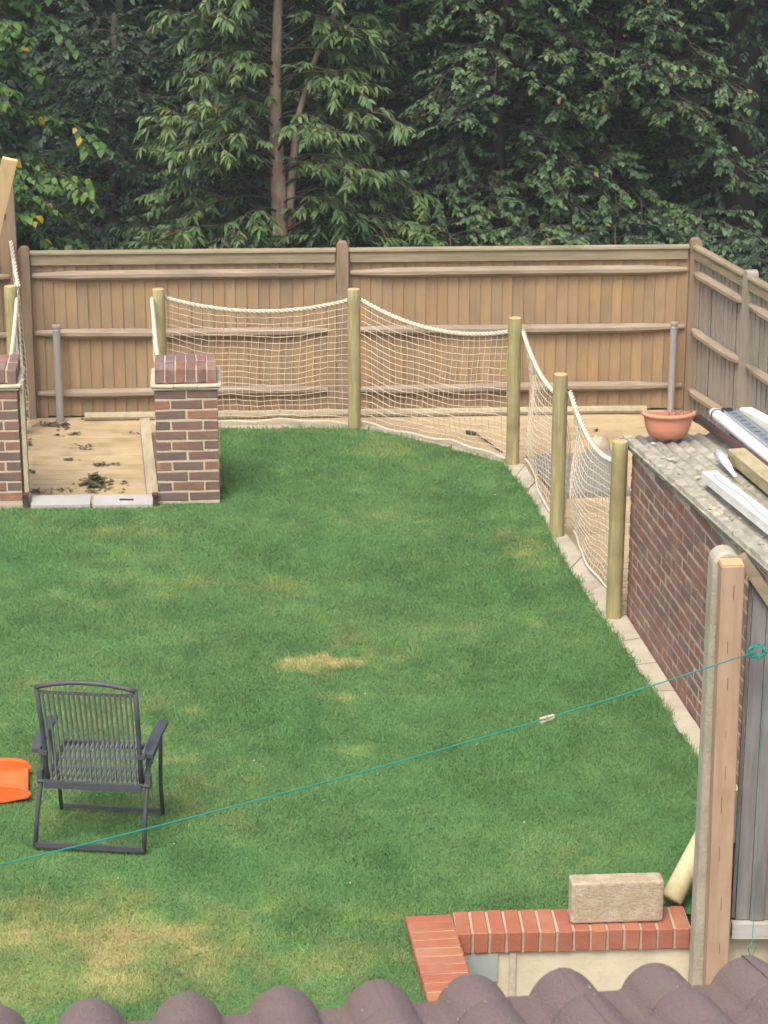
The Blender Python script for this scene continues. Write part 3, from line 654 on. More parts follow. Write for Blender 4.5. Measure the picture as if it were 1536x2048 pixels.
# things lying on the deck behind the nets
t = thing('hand_tool', 'green handled garden tool lying on the deck behind the net', 'tool', G(960, 880, ZD))
a_ = G(932, 864, ZD+.02)-G(960, 880, ZD); b_ = G(952, 867, ZD+.02)-G(960, 880, ZD); c_ = G(1004, 904, ZD+.012)-G(960, 880, ZD)
m_ = MB(); m_.tube([a_, lerp(a_, b_, .5)+UP*.004, b_], [.013, .017, .012], 8); m_.obj('handle', 'greenhandle', t, True)
m_ = MB(); m_.tube([b_, lerp(b_, c_, .5), c_], .006, 6); m_.obj('shaft', 'brownplastic', t)
q = [G(1052, 912, ZD+.03), G(1228, 905, ZD+.03), G(1262, 985, ZD+.03), G(1110, 990, ZD+.03)]
m_ = MB(); cc = sum(q, Vector())/4; m_.prism([((p-cc).x, (p-cc).y) for p in q], -.03, .012); o = m_.obj('slate_slab', 'darkslab'); o.location = cc; tag(o, 'dark grey slab lying on the deck behind the right nets', 'slab')
rc = G(1196, 905, ZD); m_ = MB(); rr = random.Random(3); vs = []; n1, n2 = 7, 12
for i in range(n1):
    for j in range(n2):
        th = math.pi/2*i/(n1-1); ph = 2*math.pi*j/n2; k = 1+rr.uniform(-.25, .2); vs.append((.10*k*math.cos(th)*math.cos(ph), .07*k*math.cos(th)*math.sin(ph), .13*k*math.sin(th)))
m_.add(vs, [(i*n2+j, i*n2+(j+1) % n2, (i+1)*n2+(j+1) % n2, (i+1)*n2+j) for i in range(n1-1) for j in range(n2)]); o = m_.obj('rubble_sack', 'rock', None, True); o.location = rc; o.rotation_euler = (0, 0, .4)
tag(o, 'pale lumpy rubble sack on the deck behind the shed corner post', 'sack')
#==SHED==
# ------------------------------------------------------------------ brick shed
W1, W2 = G(1253, 1223, -.01), G(1400, 1451, -.01); wd_ = (W2-W1).normalized(); wn = Vector((wd_.y, -wd_.x, 0))
if wn.x > 0: wn = -wn                                            # faces the lawn
wan = math.atan2(wd_.y, wd_.x)
shed_in = -wn
R1 = PL(1254, 872, W1, wn); R2 = PL(1536, 1120, W1, wn)          # roof edge line on the wall plane
rdir = (R2-R1).normalized(); LWALL = 4.3
rslope = rdir.z/math.hypot(rdir.x, rdir.y)
shed = thing('brick_shed', 'old red brown brick shed with a lichened corrugated roof', 'shed', (W1.x, W1.y, 0), wan)
def loc(p): 
    d = Vector(p)-Vector((W1.x, W1.y, 0)); return Vector((d.dot(wd_), d.dot(shed_in), d.z))
sgn = 1 if Vector((-wd_.y, wd_.x, 0)).dot(shed_in) > 0 else -1
ztopw = lambda x: R1.z-.035+rslope*x
DEPTH = 2.3
m_ = MB()
pr = [(0, -.5), (LWALL, -.5), (LWALL, ztopw(LWALL)), (0, ztopw(0))]
vs = [(x, sgn*.0035, z) for x, z in pr]+[(x, sgn*DEPTH, z) for x, z in pr]
m_.add(vs, [(0, 1, 2, 3), (7, 6, 5, 4), (0, 4, 5, 1), (1, 5, 6, 2), (2, 6, 7, 3), (3, 7, 4, 0)]); m_.obj('mortar_core', 'mortar_old', shed)
sst = [cbox(BL, .09, BH, .005, .003, 'shedbrick', 'brick', s+40) for s in range(4)]; shd = [cbox(BD, .09, BH, .005, .003, 'shedbrick', 'brick', s+50) for s in range(3)]
rr = random.Random(21); nb = 0
for c in range(-1, 24):
    z = -.03+c*.075+BH/2; x = 0; k = 0
    header = (c % 4 == 1)
    first = BD if (c % 2 == 0 and not header) else 0
    while x < 3.35:
        l_ = BD if (header or (k == 0 and first)) else BL
        if z+BH/2 < ztopw(x)+.0 and x+l_ < LWALL:
            o = link('brick', rr.choice(shd if l_ < .15 else sst), shed, (x+l_/2, sgn*(.045+rr.uniform(-.002, .001)), z+rr.uniform(-.002, .002)), (rr.uniform(-.008, .008), rr.uniform(-.008, .008), rr.uniform(-.006, .006))); nb += 1
        x += l_+MJ; k += 1
# cut top course under the verge and the mortar fillet
# end wall courses (far gable, seen from the side only)
for c in range(-1, 16):
    z = -.03+c*.075+BH/2; y = .0
    if z+BH/2 > ztopw(0): continue
    for k in range(6):
        if c % 2: yy = .11+k*.225+BL/2
        else: yy = .225+k*.225+BL/2
        link('brick', rr.choice(sst), shed, (.034, sgn*yy, z), (0, 0, math.pi/2))
# corrugated roof: ridges run along the wall
m_ = MB(); nC = 280; nL = 10; vs = []
over = .035
for i in range(nL+1):
    x = -.18+(LWALL+.18)*i/nL
    for j in range(nC+1):
        y = -over+(DEPTH+.05)*j/nC; z = R1.z+rslope*x+.008*math.sin(y*2*math.pi/.075+.6)
        vs.append((x, sgn*y, z))
n0 = len(vs); vs += [(a, b_, c-.012) for a, b_, c in vs]; K = nC+1
fs = []
for i in range(nL):
    for j in range(nC):
        fs += [(i*K+j, (i+1)*K+j, (i+1)*K+j+1, i*K+j+1), (n0+i*K+j, n0+i*K+j+1, n0+(i+1)*K+j+1, n0+(i+1)*K+j)]
for j in range(nC): fs += [(j, j+1, n0+j+1, n0+j), (nL*K+j+1, nL*K+j, n0+nL*K+j, n0+nL*K+j+1)]
for i in range(nL): fs += [(i*K, n0+i*K, n0+(i+1)*K, (i+1)*K), (i*K+nC, (i+1)*K+nC, n0+(i+1)*K+nC, n0+i*K+nC)]
m_.add(vs, fs); m_.obj('roof', 'asb', shed, True)
# verge fillet with lumps
m_ = MB(); vs = []; nF = 90; rr = random.Random(9)
for i in range(nF+1):
    x = -.17+3.6*i/nF; zt_ = R1.z+rslope*x; d1, d2 = rr.uniform(-.005, .006), rr.uniform(-.004, .005)
    vs += [(x, sgn*(-.012+d2), zt_-.055), (x, sgn*(-.03+d2), zt_-.028+d1), (x, sgn*(-.02+d2), zt_+.012+d1), (x, sgn*.03, zt_+.018+d2)]
m_.add(vs, [(i*4+j, (i+1)*4+j, (i+1)*4+j+1, i*4+j+1) for i in range(nF) for j in range(3)]); m_.obj('verge_fillet', 'asb', shed)
# moss and lichen lumps
def lump(m_, c, r, rnd, flat=.5):
    vs = []; n1, n2 = 4, 7
    for i in range(n1):
        for j in range(n2):
            th = math.pi/2*i/(n1-1); ph = 2*math.pi*j/n2; k = 1+rnd.uniform(-.3, .3)
            vs.append((c[0]+r*k*math.cos(th)*math.cos(ph), c[1]+r*k*math.cos(th)*math.sin(ph), c[2]+flat*r*k*math.sin(th)))
    m_.add(vs, [(i*n2+j, i*n2+(j+1) % n2, (i+1)*n2+(j+1) % n2, (i+1)*n2+j) for i in range(n1-1) for j in range(n2)])
m_ = MB(); rr = random.Random(12)
for _ in range(150):
    x = rr.uniform(-.05, 2.6); y = abs(rr.gauss(0, .33)) if rr.random() < .75 else rr.uniform(0, 1.2); lump(m_, (x, sgn*y, R1.z+rslope*x+.012+.008*math.sin(y*2*math.pi/.075+.6)-.006), rr.uniform(.005, .014), rr, .35)
o = m_.obj('lichen', 'asb', shed); o['kind'] = 'stuff'
m_ = MB()
for (px_, py_, s_) in ((1343, 920, .035), (1340, 937, .022), (1306, 888, .022), (1435, 1027, .04), (1341, 878, .022), (1425, 1018, .03), (1395, 955, .02)):
    rp0 = shed.matrix_world
    nrm_r = None
    # on the roof plane
    pn = (Vector((wd_.x, wd_.y, rslope))).cross(shed_in).normalized()
    P_ = loc(PL(px_, py_, R1, pn)); lump(m_, (P_.x, P_.y*sgn, P_.z+.004), s_*.8, rr, .3)
m_.obj('lichen_patch', 'rock', shed)
# things on the shed roof
pn = (Vector((wd_.x, wd_.y, rslope))).cross(shed_in).normalized()
def RF(px_, py_, h_=.024): return PL(px_, py_, R1, pn)+UP*h_
rup = pn if pn.z > 0 else -pn
def beam(name, a_, b_, wdt, hgt, m, label, cat, parent=None):
    m_ = MB(); a_, b_ = Vector(a_), Vector(b_); c0 = (a_+b_)/2; d_ = (b_-a_); L_ = d_.length; d_.normalize(); s_ = d_.cross(rup).normalized(); u_ = s_.cross(d_)
    R = Matrix((s_, d_, u_)).transposed(); me_ = cbox(wdt, L_, hgt, .004, .003, m, name, len(label)); o = link(name, me_); o.matrix_world = Matrix.Translation(c0+u_*hgt/2) @ R.to_4x4()
    return tag(o, label, cat)
def along(px_, py_, px2, py2, ext=1.0, h_=.024):
    a_, b_ = RF(px_, py_, h_), RF(px2, py2, h_); return a_, a_+(b_-a_)*ext
a_, b_ = along(1418, 971, 1545, 1075, 1.9); beam('timber', a_, b_, .085, .062, 'whitepaint', 'white painted timber nearest the shed roof edge', 'timber'); crk = (a_, b_)
a_, b_ = along(1472, 930, 1540, 988, 2.2); beam('timber', a_, b_, .10, .075, 'mossywood', 'yellow green mossy timber in the middle of the shed roof', 'timber')
a_, b_ = along(1490, 842, 1545, 872, 2.5); beam('timber', a_, b_, .085, .065, 'whitepaint', 'white timber at the far right corner of the shed roof', 'timber')
a_, b_ = along(1393, 850, 1466, 903, 2.2); t = thing('downpipe', 'dark brown plastic pipe lying beside the terracotta planter', 'pipe', a_)
m_ = MB(); m_.tube([(k_-a_) + UP*.025 for k_ in (a_, lerp(a_, b_, .5), b_)], .027, 12); m_.obj('pipe', 'brownplastic', t, True)
m_ = MB(); m_.tube([UP*.025+(b_-a_).normalized()*-.012, UP*.025+(b_-a_).normalized()*.03], .032, 12); m_.obj('collar', 'brownplastic', t, True)
a_, b_ = along(1436, 925, 1462, 955, 1.3); m_ = MB(); m_.tube([UP*.03, (b_-a_)*.45+UP*.026, (b_-a_)+UP*.01], [.028, .024, .007], 12); o = m_.obj('plastic_tube', 'whiteplastic', None, True); o.location = a_
tag(o, 'short white plastic tube tapering beside the mossy timber', 'tube')
a_, b_ = along(1426, 846, 1510, 915, 2.2); t = thing('plastic_roll', 'white plastic roll lying under the ladder on the shed roof', 'roll', a_); dd = b_-a_
m_ = MB(); m_.tube([UP*.045, dd*.02+UP*.045, dd*.3+UP*.043, dd*.6+UP*.04, dd+UP*.04], [.030, .037, .036, .035, .035], 16); m_.obj('sheet', 'whiteplastic', t, True)
m_ = MB(); m_.tube([dd*.035+UP*.045, dd*.045+UP*.045], .0385, 16); m_.obj('strap', 'black', t)
a_, b_ = along(1458, 850, 1548, 922, 2.0, .06); t = thing('metal_channel', 'slotted silver metal channel lying on the white roll', 'channel', a_); dd = b_-a_; dn = dd.normalized(); sv = dn.cross(rup).normalized()
m_ = MB(); m_.bar(UP*.03, dd+UP*.03, .085, .008, rup); m_.obj('base', 'alu', t)
for k_ in (-1, 1):
    m_ = MB(); m_.bar(sv*k_*.0435+UP*.022, dd+sv*k_*.0435+UP*.022, .005, .045, rup); m_.obj('lip', 'alu', t)
m_ = MB(); m_.bar(sv*.02+UP*.03-dn*.012, sv*.02+dn*.03+UP*.03, .06, .04, rup); m_.obj('end_cap', 'black', t)
m_ = MB(); m_.bar(sv*-.052+UP*.005+dn*.05, sv*-.052+dn*.10+UP*.005, .03, .04, rup); m_.obj('clip', 'bluecap', t)
for k_ in range(int(dd.length/.11)):
    c_ = dn*(.10+.11*k_)+rup*.0345+UP*.0005; m_ = MB(); m_.bar(c_-sv*.022, c_+sv*.012, .007, .002, rup); m_.obj('slot', 'black', t)
m_ = MB(); d_ = (crk[1]-crk[0]).normalized(); s_ = d_.cross(rup).normalized(); L_ = (crk[1]-crk[0]).length; u_ = s_.cross(d_); p_ = []
for k_ in range(14): p_.append(d_*(-L_/2+.10+(L_-.25)*k_/13)+s_*(.012*math.sin(k_*1.3)+.006)+u_*.0312)
wt_ = [o_ for o_ in C.objects if o_.get('label') == 'white painted timber nearest the shed roof edge'][0]
imw = wt_.matrix_world.to_3x3().inverted()
m_.tube([imw @ q_ for q_ in p_], .0022, 4); m_.obj('crack', 'black', wt_)
# planter
pl0 = [RF(1335, yy_, .012) for yy_ in range(860, 905)]; pb = min(pl0, key=lambda p_: abs(loc(p_).x+.02)); t = thing('planter', 'terracotta half bowl planter on the far corner of the shed roof', 'planter', pb, rad(3))
wP = .168; prof = [(.0, .002), (.56, .002), (.70, .02), (.82, .07), (.87, .12), (.885, .14), (.885, .16)]
m_ = MB(); m_.lathe([(r_*wP, z_) for r_, z_ in prof]+[(.82*wP, .155), (.8*wP, .10), (0, .09)], 28, math.pi, 2*math.pi)
n_ = len(m_.v); o = m_.obj('bowl', 'terracotta', t, True); o.scale = (1, .72, 1)
m_ = MB(); m_.lathe([(.86*wP, .142), (.99*wP, .145), (1.0*wP, .158), (.97*wP, .168), (.84*wP, .166), (.82*wP, .15)], 28, math.pi, 2*math.pi); o = m_.obj('rim', 'terracotta', t, True); o.scale = (1, .74, 1)
m_ = MB(); vs = [(r_*wP, .006, z_) for r_, z_ in prof]+[(-r_*wP, .006, z_) for r_, z_ in prof[::-1]]; m_.add(vs+[(x, .016, z) for x, y, z in vs], [tuple(range(14)), tuple(range(27, 13, -1))]+[(i, (i+1) % 14, 14+(i+1) % 14, 14+i) for i in range(14)]); m_.obj('back', 'terracotta', t)
m_ = MB()
for k_ in range(9): 
    x_ = random.uniform(-.02, .13); m_.tube([(x_, -.03, .13), (x_+random.uniform(-.02, .03), -.03, .165), (x_+random.uniform(-.05, .07), -.035, .18)], .0016, 4)
m_.tube([(.085, -.03, .13), (.088, -.02, .2), (.095, -.02, .27)], .0015, 4); m_.obj('stalks', 'litter', t)
#==FRONT==
# ------------------------------------------------------------------ low wall with red brick coping
ZC = .03
fl, fr = G(912, 1868, ZC), G(1384, 1856.5, ZC); cd = (fr-fl).normalized(); cn = Vector((-cd.y, cd.x, 0)); can = math.atan2(cd.y, cd.x)
M['mortar_red'] = mat('sandy_mortar', [(.34, .255, .17), (.44, .34, .24)], 20, bump=.5, bscale=60)
gw = thing('garden_wall', 'low cream rendered retaining wall with red brick coping', 'wall', (fl.x, fl.y, 0), can)
Lc = (fr-fl).length; nbk = round(Lc/.075); pt = Lc/nbk
rb = [cbox(.065, BL, BD, .004, .0015, 'redbrick', 'coping_brick', s+60) for s in range(3)]
rr = random.Random(8)
for i in range(nbk):
    link('coping_brick', rr.choice(rb), gw, (pt*(i+.5), BL/2+rr.uniform(-.003, .003), ZC-BD/2+rr.uniform(-.002, .002)), (rr.uniform(-.012, .012), rr.uniform(-.012, .012), rr.uniform(-.01, .01)))
m_ = MB(); m_.box((Lc/2, BL/2+.002, ZC-BD/2-.004), (Lc/2-.003, BL/2-.006, BD/2-.001)); m_.obj('coping_mortar', 'mortar_red', gw)
m_ = MB(); m_.box((Lc/2+.05, BL/2+.012, -.42), (Lc/2+.10, BL/2-.012, .343)); m_.obj('rendered_face', 'render', gw)
m_ = MB(); s_ = G(960, 1925, ZC-.12); 
m_.box((.10, .0145, -.15), (.092, .004, .075)); m_.obj('blue_grey_patch', 'bluegrey', gw)
m_ = MB(); m_.box((.26, .014, -.2), (.014, .0035, .13)); m_.obj('damp_streak', 'mortar', gw)
# left leg of the coping, coming towards the house
l0 = G(810, 1832, ZC); l1 = G(854, 1992, ZC); ld = (l1-l0).normalized(); Ll = 1.5; lan = math.atan2(ld.y, ld.x)
lw = BL; side_ = Vector((-ld.y, ld.x, 0)); 
if side_.x < 0: side_ = -side_
nl = int(Ll/.075)
for i in range(nl):
    c_ = l0+ld*(.075*(i+.5))+side_*(lw/2); p = Vector((c_.x-fl.x, c_.y-fl.y, 0)); p = Vector((p.x*math.cos(-can)-p.y*math.sin(-can), p.x*math.sin(-can)+p.y*math.cos(-can), 0))
    link('coping_brick', rr.choice(rb), gw, (p.x, p.y, ZC-BD/2+rr.uniform(-.002, .002)), (rr.uniform(-.01, .01), rr.uniform(-.01, .01), lan-can+rr.uniform(-.008, .008)))
def inv(c_): 
    p = c_-Vector((fl.x, fl.y, 0)); return Vector((p.x*math.cos(can)+p.y*math.sin(can), -p.x*math.sin(can)+p.y*math.cos(can), c_.z))
m_ = MB(); q = [inv(l0+side_*.006+ld*.004), inv(l0+side_*(lw-.008)+ld*.004), inv(l0+side_*(lw-.008)+ld*Ll), inv(l0+side_*.006+ld*Ll)]
m_.prism([(p.x, p.y) for p in q], ZC-BD+.003, ZC-.006); m_.obj('coping_mortar', 'mortar_red', gw)
m_ = MB(); q = [inv(l0+side_*.02+ld*.24), inv(l0+side_*(lw-.014)+ld*.24), inv(l0+side_*(lw-.014)+ld*Ll), inv(l0+side_*.02+ld*Ll)]
m_.prism([(p.x, p.y) for p in q], -.76, ZC-BD-.002); m_.obj('rendered_face', 'render', gw)
# concrete block
ba, bb = G(1141, 1850, ZC), G(1326, 1844.5, ZC); bd_ = (bb-ba).normalized(); bn_ = Vector((-bd_.y, bd_.x, 0)); cc = (ba+bb)/2+bn_*.05
import bmesh
bm = bmesh.new(); bmesh.ops.create_cube(bm, size=1); bmesh.ops.subdivide_edges(bm, edges=bm.edges[:], cuts=23, use_grid_fill=True)
rr = random.Random(4); hx, hy, hz = (bb-ba).length/2, .05, .1025; rd_ = .014
for v in bm.verts:
    p = Vector((v.co.x*2*hx, v.co.y*2*hy, v.co.z*2*hz)); q = Vector((max(-hx+rd_, min(hx-rd_, p.x)), max(-hy+rd_, min(hy-rd_, p.y)), max(-hz+rd_, min(hz-rd_, p.z))))
    d = p-q; p = q+d.normalized()*rd_*(1+rr.uniform(-.05, .04)) if d.length > 1e-6 else p
    v.co = p
me = bpy.data.meshes.new('concrete_block'); bm.to_mesh(me); bm.free(); me.materials.append(M['block'])
o = link('concrete_block', me, None, cc+UP*.104, (rad(-2), 0, math.atan2(bd_.y, bd_.x))); tag(o, 'rough tan concrete block standing on the red brick coping', 'block')
# peeled pole leaning behind the block
pa = G(1342, 1800, .045); pb_ = V(1432, 1628, pa.y+.28); m_ = MB(); m_.tube([pa, lerp(pa, pb_, .5), pb_], [.052, .05, .048], 16)
tag(m_.obj('timber_pole', 'peeled', None, True), 'pale peeled round pole leaning beside the concrete block', 'pole')
# concrete post, timber post and grey fence panel at the right
cp = G(1389, 1885, ZC); cpw = .118
ctop = zat(1445, 1093, cp)
t = thing('concrete_post', 'grey concrete fence post with a rounded top', 'post', (cp.x+cpw/2+.0, cp.y+.06, -.75), rad(6)); H = ctop+.75-.03
m_ = MB(); vs = []; hw = cpw/2
pro = [(-hw, 0), (hw, 0)]+[(hw*math.cos(a), H-hw+hw*math.sin(a)) for a in [math.pi*k/10 for k in range(11)]]
n_ = len(pro); c_ = .02
for (yy, k) in ((-.05, .86), (-.03, 1), (.05, 1)):
    vs += [(x*k, yy, z if z == 0 else z-(1-k)*.06) for x, z in pro]
m_.add(vs, [tuple(range(n_)), tuple(range(3*n_-1, 2*n_-1, -1))]+[(r*n_+(j+1) % n_, r*n_+j, (r+1)*n_+j, (r+1)*n_+(j+1) % n_) for r in range(2) for j in range(n_)]); m_.obj('shaft', 'cpost', t)
tpb = G(1441, 1880, ZC); tt = zat(1464, 1127, tpb+Vector((0, -.07, 0)))
t = thing('timber_post', 'orange brown planed timber post in front of the concrete post', 'post', (tpb.x-.018, tpb.y-.06, -.75), rad(2)); t.rotation_euler.y = -.011
me_ = cbox(.098, .09, tt+.75, .004, .0, 'tpost', 'shaft'); link('shaft', me_, t, (0, 0, (tt+.75)/2))
m_ = MB(); m_.box((0, 0, tt+.75+.002), (.046, .042, .003)); m_.obj('cut_end', 'postend', t)
for k_ in range(9):
    m_ = MB(); m_.box((random.uniform(-.012, .006), -.0455, .85+.2*k_+random.uniform(-.06, .06)), (.0009, .001, random.uniform(.012, .04))); m_.obj('crack', 'brownplastic', t)
# grey panel with a sloping top, set back behind the timber post
py_ = tpb.y+.0
fp = thing('fence_panel', 'grey weathered board panel with a sloping top beside timber post', 'fence panel', (tpb.x+.05, py_, 0))
org = Vector((tpb.x+.05, py_, 0))
zb_ = V(1500, 1838, py_).z; edges = [1463, 1470, 1498, 1526, 1556, 1586, 1616]
def topz(x): 
    a0_, a1_ = V(1488, 1128, py_), V(1536, 1198, py_); return a0_.z+(a1_.z-a0_.z)*(x-a0_.x)/(a1_.x-a0_.x)
for i in range(len(edges)-1):
    x0_, x1_ = V(edges[i], 1838, py_).x+.002, V(edges[i+1], 1838, py_).x; yo = .02 if i == 0 else (.004 if i % 2 else -.006)
    m_ = MB(); q = [(x0_, zb_), (x1_, zb_), (x1_, topz(x1_)), (x0_, topz(x0_))]
    m_.add([(x-org.x, yo-.009, z) for x, z in q]+[(x-org.x, yo+.009, z) for x, z in q], [(0, 1, 2, 3), (7, 6, 5, 4), (0, 4, 5, 1), (1, 5, 6, 2), (2, 6, 7, 3), (3, 7, 4, 0)]); m_.obj('board', 'greyboard2', fp)
x0_, x1_ = V(1482, 1120, py_).x, V(1620, 1300, py_).x
m_ = MB(); m_.bar((x0_-org.x, -.005, topz(x0_)+.012), (x1_-org.x, -.005, topz(x1_)+.012), .07, .045, up=Vector((0, 0, 1))); m_.obj('capping', 'capping', fp)
x0_, x1_ = V(1464, 1860, py_-.04).x, V(1640, 1860, py_-.04).x; zg0 = V(1500, 1878, py_-.045).z; zg1 = V(1500, 1850, py_-.045).z
m_ = MB(); m_.box(((x0_+x1_)/2-org.x, -.022, (zg0+zg1)/2), ((x1_-x0_)/2, .024, (zg1-zg0)/2)); m_.obj('gravel_board', 'palegrey', fp)
m_ = MB(); m_.box((.2, .08, -.45), (.3, .05, zg0+.45-.004)); m_.obj('rendered_base', 'render', fp)
ep = G(1531, 1880, ZC); t = thing('timber_post', 'brown timber post at the right picture edge', 'post', (ep.x+.055, ep.y-.1, -.75)); link('shaft', cbox(.098, .09, 1.05+.75, .004, 0, 'tpost', 'shaft'), t, (0, 0, .9))
# ------------------------------------------------------------------ washing line, knot, peg
ya = tpb.y-.13
LA = V(1512, 1303, ya); LB = V(0, 1729, 7.2); LC = V(700, 1556, (ya+7.2)/2+.55)
def lp(u):
    y = LA.y+(LB.y-LA.y)*u; px_ = 1512-1512*u
    # photo points along the line
    return None
pts = []
LB2 = LA+(LB-LA)*1.35
for k in range(41):
    u = k/40*1.35; p = lerp(LA, LB, u); pts.append(p-UP*(.072*4*(u/1.35)*(1-u/1.35)-.055*u))
wl = thing('washing_line', 'thin turquoise washing line stretched across the lawn view', 'washing line', LA)
m_ = MB(); m_.tube([p-LA for p in pts], .0028, 6); m_.obj('line', 'line', wl)
m_ = MB(); rr = random.Random(6); ring = []
for k in range(60):
    a = k*.63; ring.append(Vector((.035*math.cos(a)*(1+.3*math.sin(a*.37))+.005, .012*math.sin(a*1.7), .026*math.sin(a)*(1+.3*math.cos(a*.53)))))
m_.tube(ring, .0026, 4); m_.obj('knot', 'line', wl)
m_ = MB(); q0 = V(1527, 1320, ya+.06)-LA; q1 = V(1521, 1500, ya+.06)-LA; q2 = V(1507, 1840, ya+.02)-LA; q3 = V(1504, 1885, ya-.02)-LA
m_.tube([q0, lerp(q0, q1, .5)+Vector((.006, 0, 0)), q1, lerp(q1, q2, .5)+Vector((.004, 0, 0)), q2, q3], .0016, 4)
for s in (-1, 1): m_.tube([q3, q3+Vector((s*.018, -.005, -.02)), q3+Vector((s*.010, 0, -.05)), q3+Vector((0, 0, -.075)), q3+Vector((-s*.012, 0, -.11))], .0022, 4)
m_.obj('loose_end', 'line', wl)
best = min(range(400), key=lambda k: abs((lambda P: 768+FPX*P.x/(P.y*math.cos(PITCH)+(CAMH-P.z)*math.sin(PITCH)))(lerp(LA, LB, k/400))-1094)); u = best/400
pg = lerp(LA, LB, u)-UP*(.072*4*(u/1.35)*(1-u/1.35)-.055*u); dL = (LB-LA).normalized()
t = thing('clothes_peg', 'wooden clothes peg clipped on the washing line', 'peg', pg)
for s in (-1, 1):
    m_ = MB(); m_.bar(dL*-.036+UP*(.001+s*.004), dL*.032+UP*(s*.008-.002), .01, .006); m_.obj('arm', 'peg', t)
m_ = MB(); m_.box((0, 0, 0), (.004, .007, .009)); m_.obj('spring', 'steel', t)
#==CHAIR==
# ------------------------------------------------------------------ folding chair
f0, f1 = G(67, 1702), G(292, 1706); cw = (f1-f0).length; ctr = (f0+f1)/2
crot = rad(-6.5)                                                 # right hand side nearer to the house
ch = thing('folding_chair', 'dark grey slatted metal folding armchair on the lawn', 'chair', ctr, crot)
hw = cw/2
def ctube(name, pts, r, m='chair', parent=None, n=8): m_ = MB(); m_.tube(pts, r, n); return m_.obj(name, m, parent or ch, True)
ZS = .345; SX = .022                                            # seat height; seat shift
for s in (-1, 1):
    x = s*(hw-.005)
    ctube('rear_leg', [(x, 0, .012), (x*.985+SX*.4, .02, .18), (x*.97+SX, .06, .345), (x*.965+SX, .10, .42), (x*.965+SX, .12, .50)], .0115)
    x2 = s*(hw-.015)+SX*.6
    ctube('front_leg', [(x2, .43, .012), (x2, .40, .2), (x2+s*.012, .37, .38), (x2+s*.02, .345, .50)], .0105)
    m_ = MB(); x3 = s*(hw+.003)+SX*.8
    vs = []; prf = [(-.020, .06, .502), (-.027, .12, .518), (-.026, .24, .530), (-.026, .36, .530), (-.02, .43, .52), (-.008, .45, .51)]
    for (wx, yy, zz) in prf: vs += [(x3-wx, yy, zz-.014), (x3+wx, yy, zz-.014), (x3+wx, yy, zz+.006), (x3-wx, yy, zz+.006)]
    n_ = len(prf); m_.add(vs, [(r*4+j, r*4+(j+1) % 4, (r+1)*4+(j+1) % 4, (r+1)*4+j) for r in range(n_-1) for j in range(4)]+[(3, 2, 1, 0), tuple((n_-1)*4+j for j in range(4))]); m_.obj('armrest', 'chair', ch)
    m_ = MB(); m_.tube([(s*(hw-.055)+SX, .045, ZS), (s*hw+SX, .05, ZS)], .009, 8); m_.obj('hinge', 'chair', ch)
    m_ = MB(); m_.box((s*(hw-.008)+SX, .065, ZS+.02), (.013, .018, .034)); m_.obj('bracket', 'chair', ch)
    x4 = s*(hw-.042)
    ctube('back_upright', [(x4+SX, .06, ZS-.005), (x4+SX, .05, .50), (x4*1.01+SX, .02, .68), (x4*1.03+SX, -.025, .872)], .0125)
    ctube('seat_side', [(x4+SX, .04, ZS), (x4+SX, .25, ZS+.02), (x4+SX, .42, ZS+.04)], .011)
    m_ = MB(); m_.box((s*(hw-.035)+SX, .04, .50), (.02, .012, .010)); m_.obj('pivot', 'chair', ch)
m_ = MB(); m_.bar((-hw+.005, 0, .028), (hw-.005, 0, .028), .02, .024); m_.obj('floor_bar', 'chair', ch)
m_ = MB(); m_.bar((-hw+.015+SX*.6, .43, .03), (hw-.015+SX*.6, .43, .03), .014, .018); m_.obj('floor_bar', 'chair', ch)
m_ = MB(); m_.bar((-hw+.035+SX, .035, ZS-.008), (hw-.035+SX, .035, ZS-.008), .024, .036); m_.obj('seat_rear_bar', 'chair', ch)
m_ = MB(); m_.bar((-hw+.04+SX, .43, ZS+.035), (hw-.04+SX, .43, ZS+.035), .024, .03); m_.obj('seat_front_bar', 'chair', ch)
tw = hw-.034
ctube('top_rail', [(-tw+SX, -.026, .868)]+[(tw*(k/6-1)+SX, -.027, .872+.030*(1-(k/6-1)**2)) for k in range(1, 12)]+[(tw+SX, -.026, .868)], .0125)
m_ = MB(); m_.bar((-tw+.01+SX, -.02, .842), (tw-.01+SX, -.02, .842), .008, .014); m_.obj('back_cross_bar', 'chair', ch)
ns = 18
for i in range(ns):
    u = -1+2*(i+.5)/ns; xa, xb = u*(hw-.055)+SX, u*(tw-.015)+SX
    m_ = MB(); P_ = [(xa, .056, ZS), (xa, .046, .50), ((xa+xb)/2, .018, .68), (xb, -.022, .845)]
    for k in range(3): m_.bar(P_[k], P_[k+1], .0075, .014, up=Vector((0, -1, .1)))
    m_.obj('back_slat', 'slatside', ch)
    m_ = MB(); P_ = [(xa, .04, ZS+.012), (xa, .18, ZS+.012), (xa, .33, ZS+.034), (xa, .435, ZS+.052)]
    for k in range(3): m_.bar(P_[k], P_[k+1], .010, .009)
    m_.obj('seat_slat', 'slatside', ch)
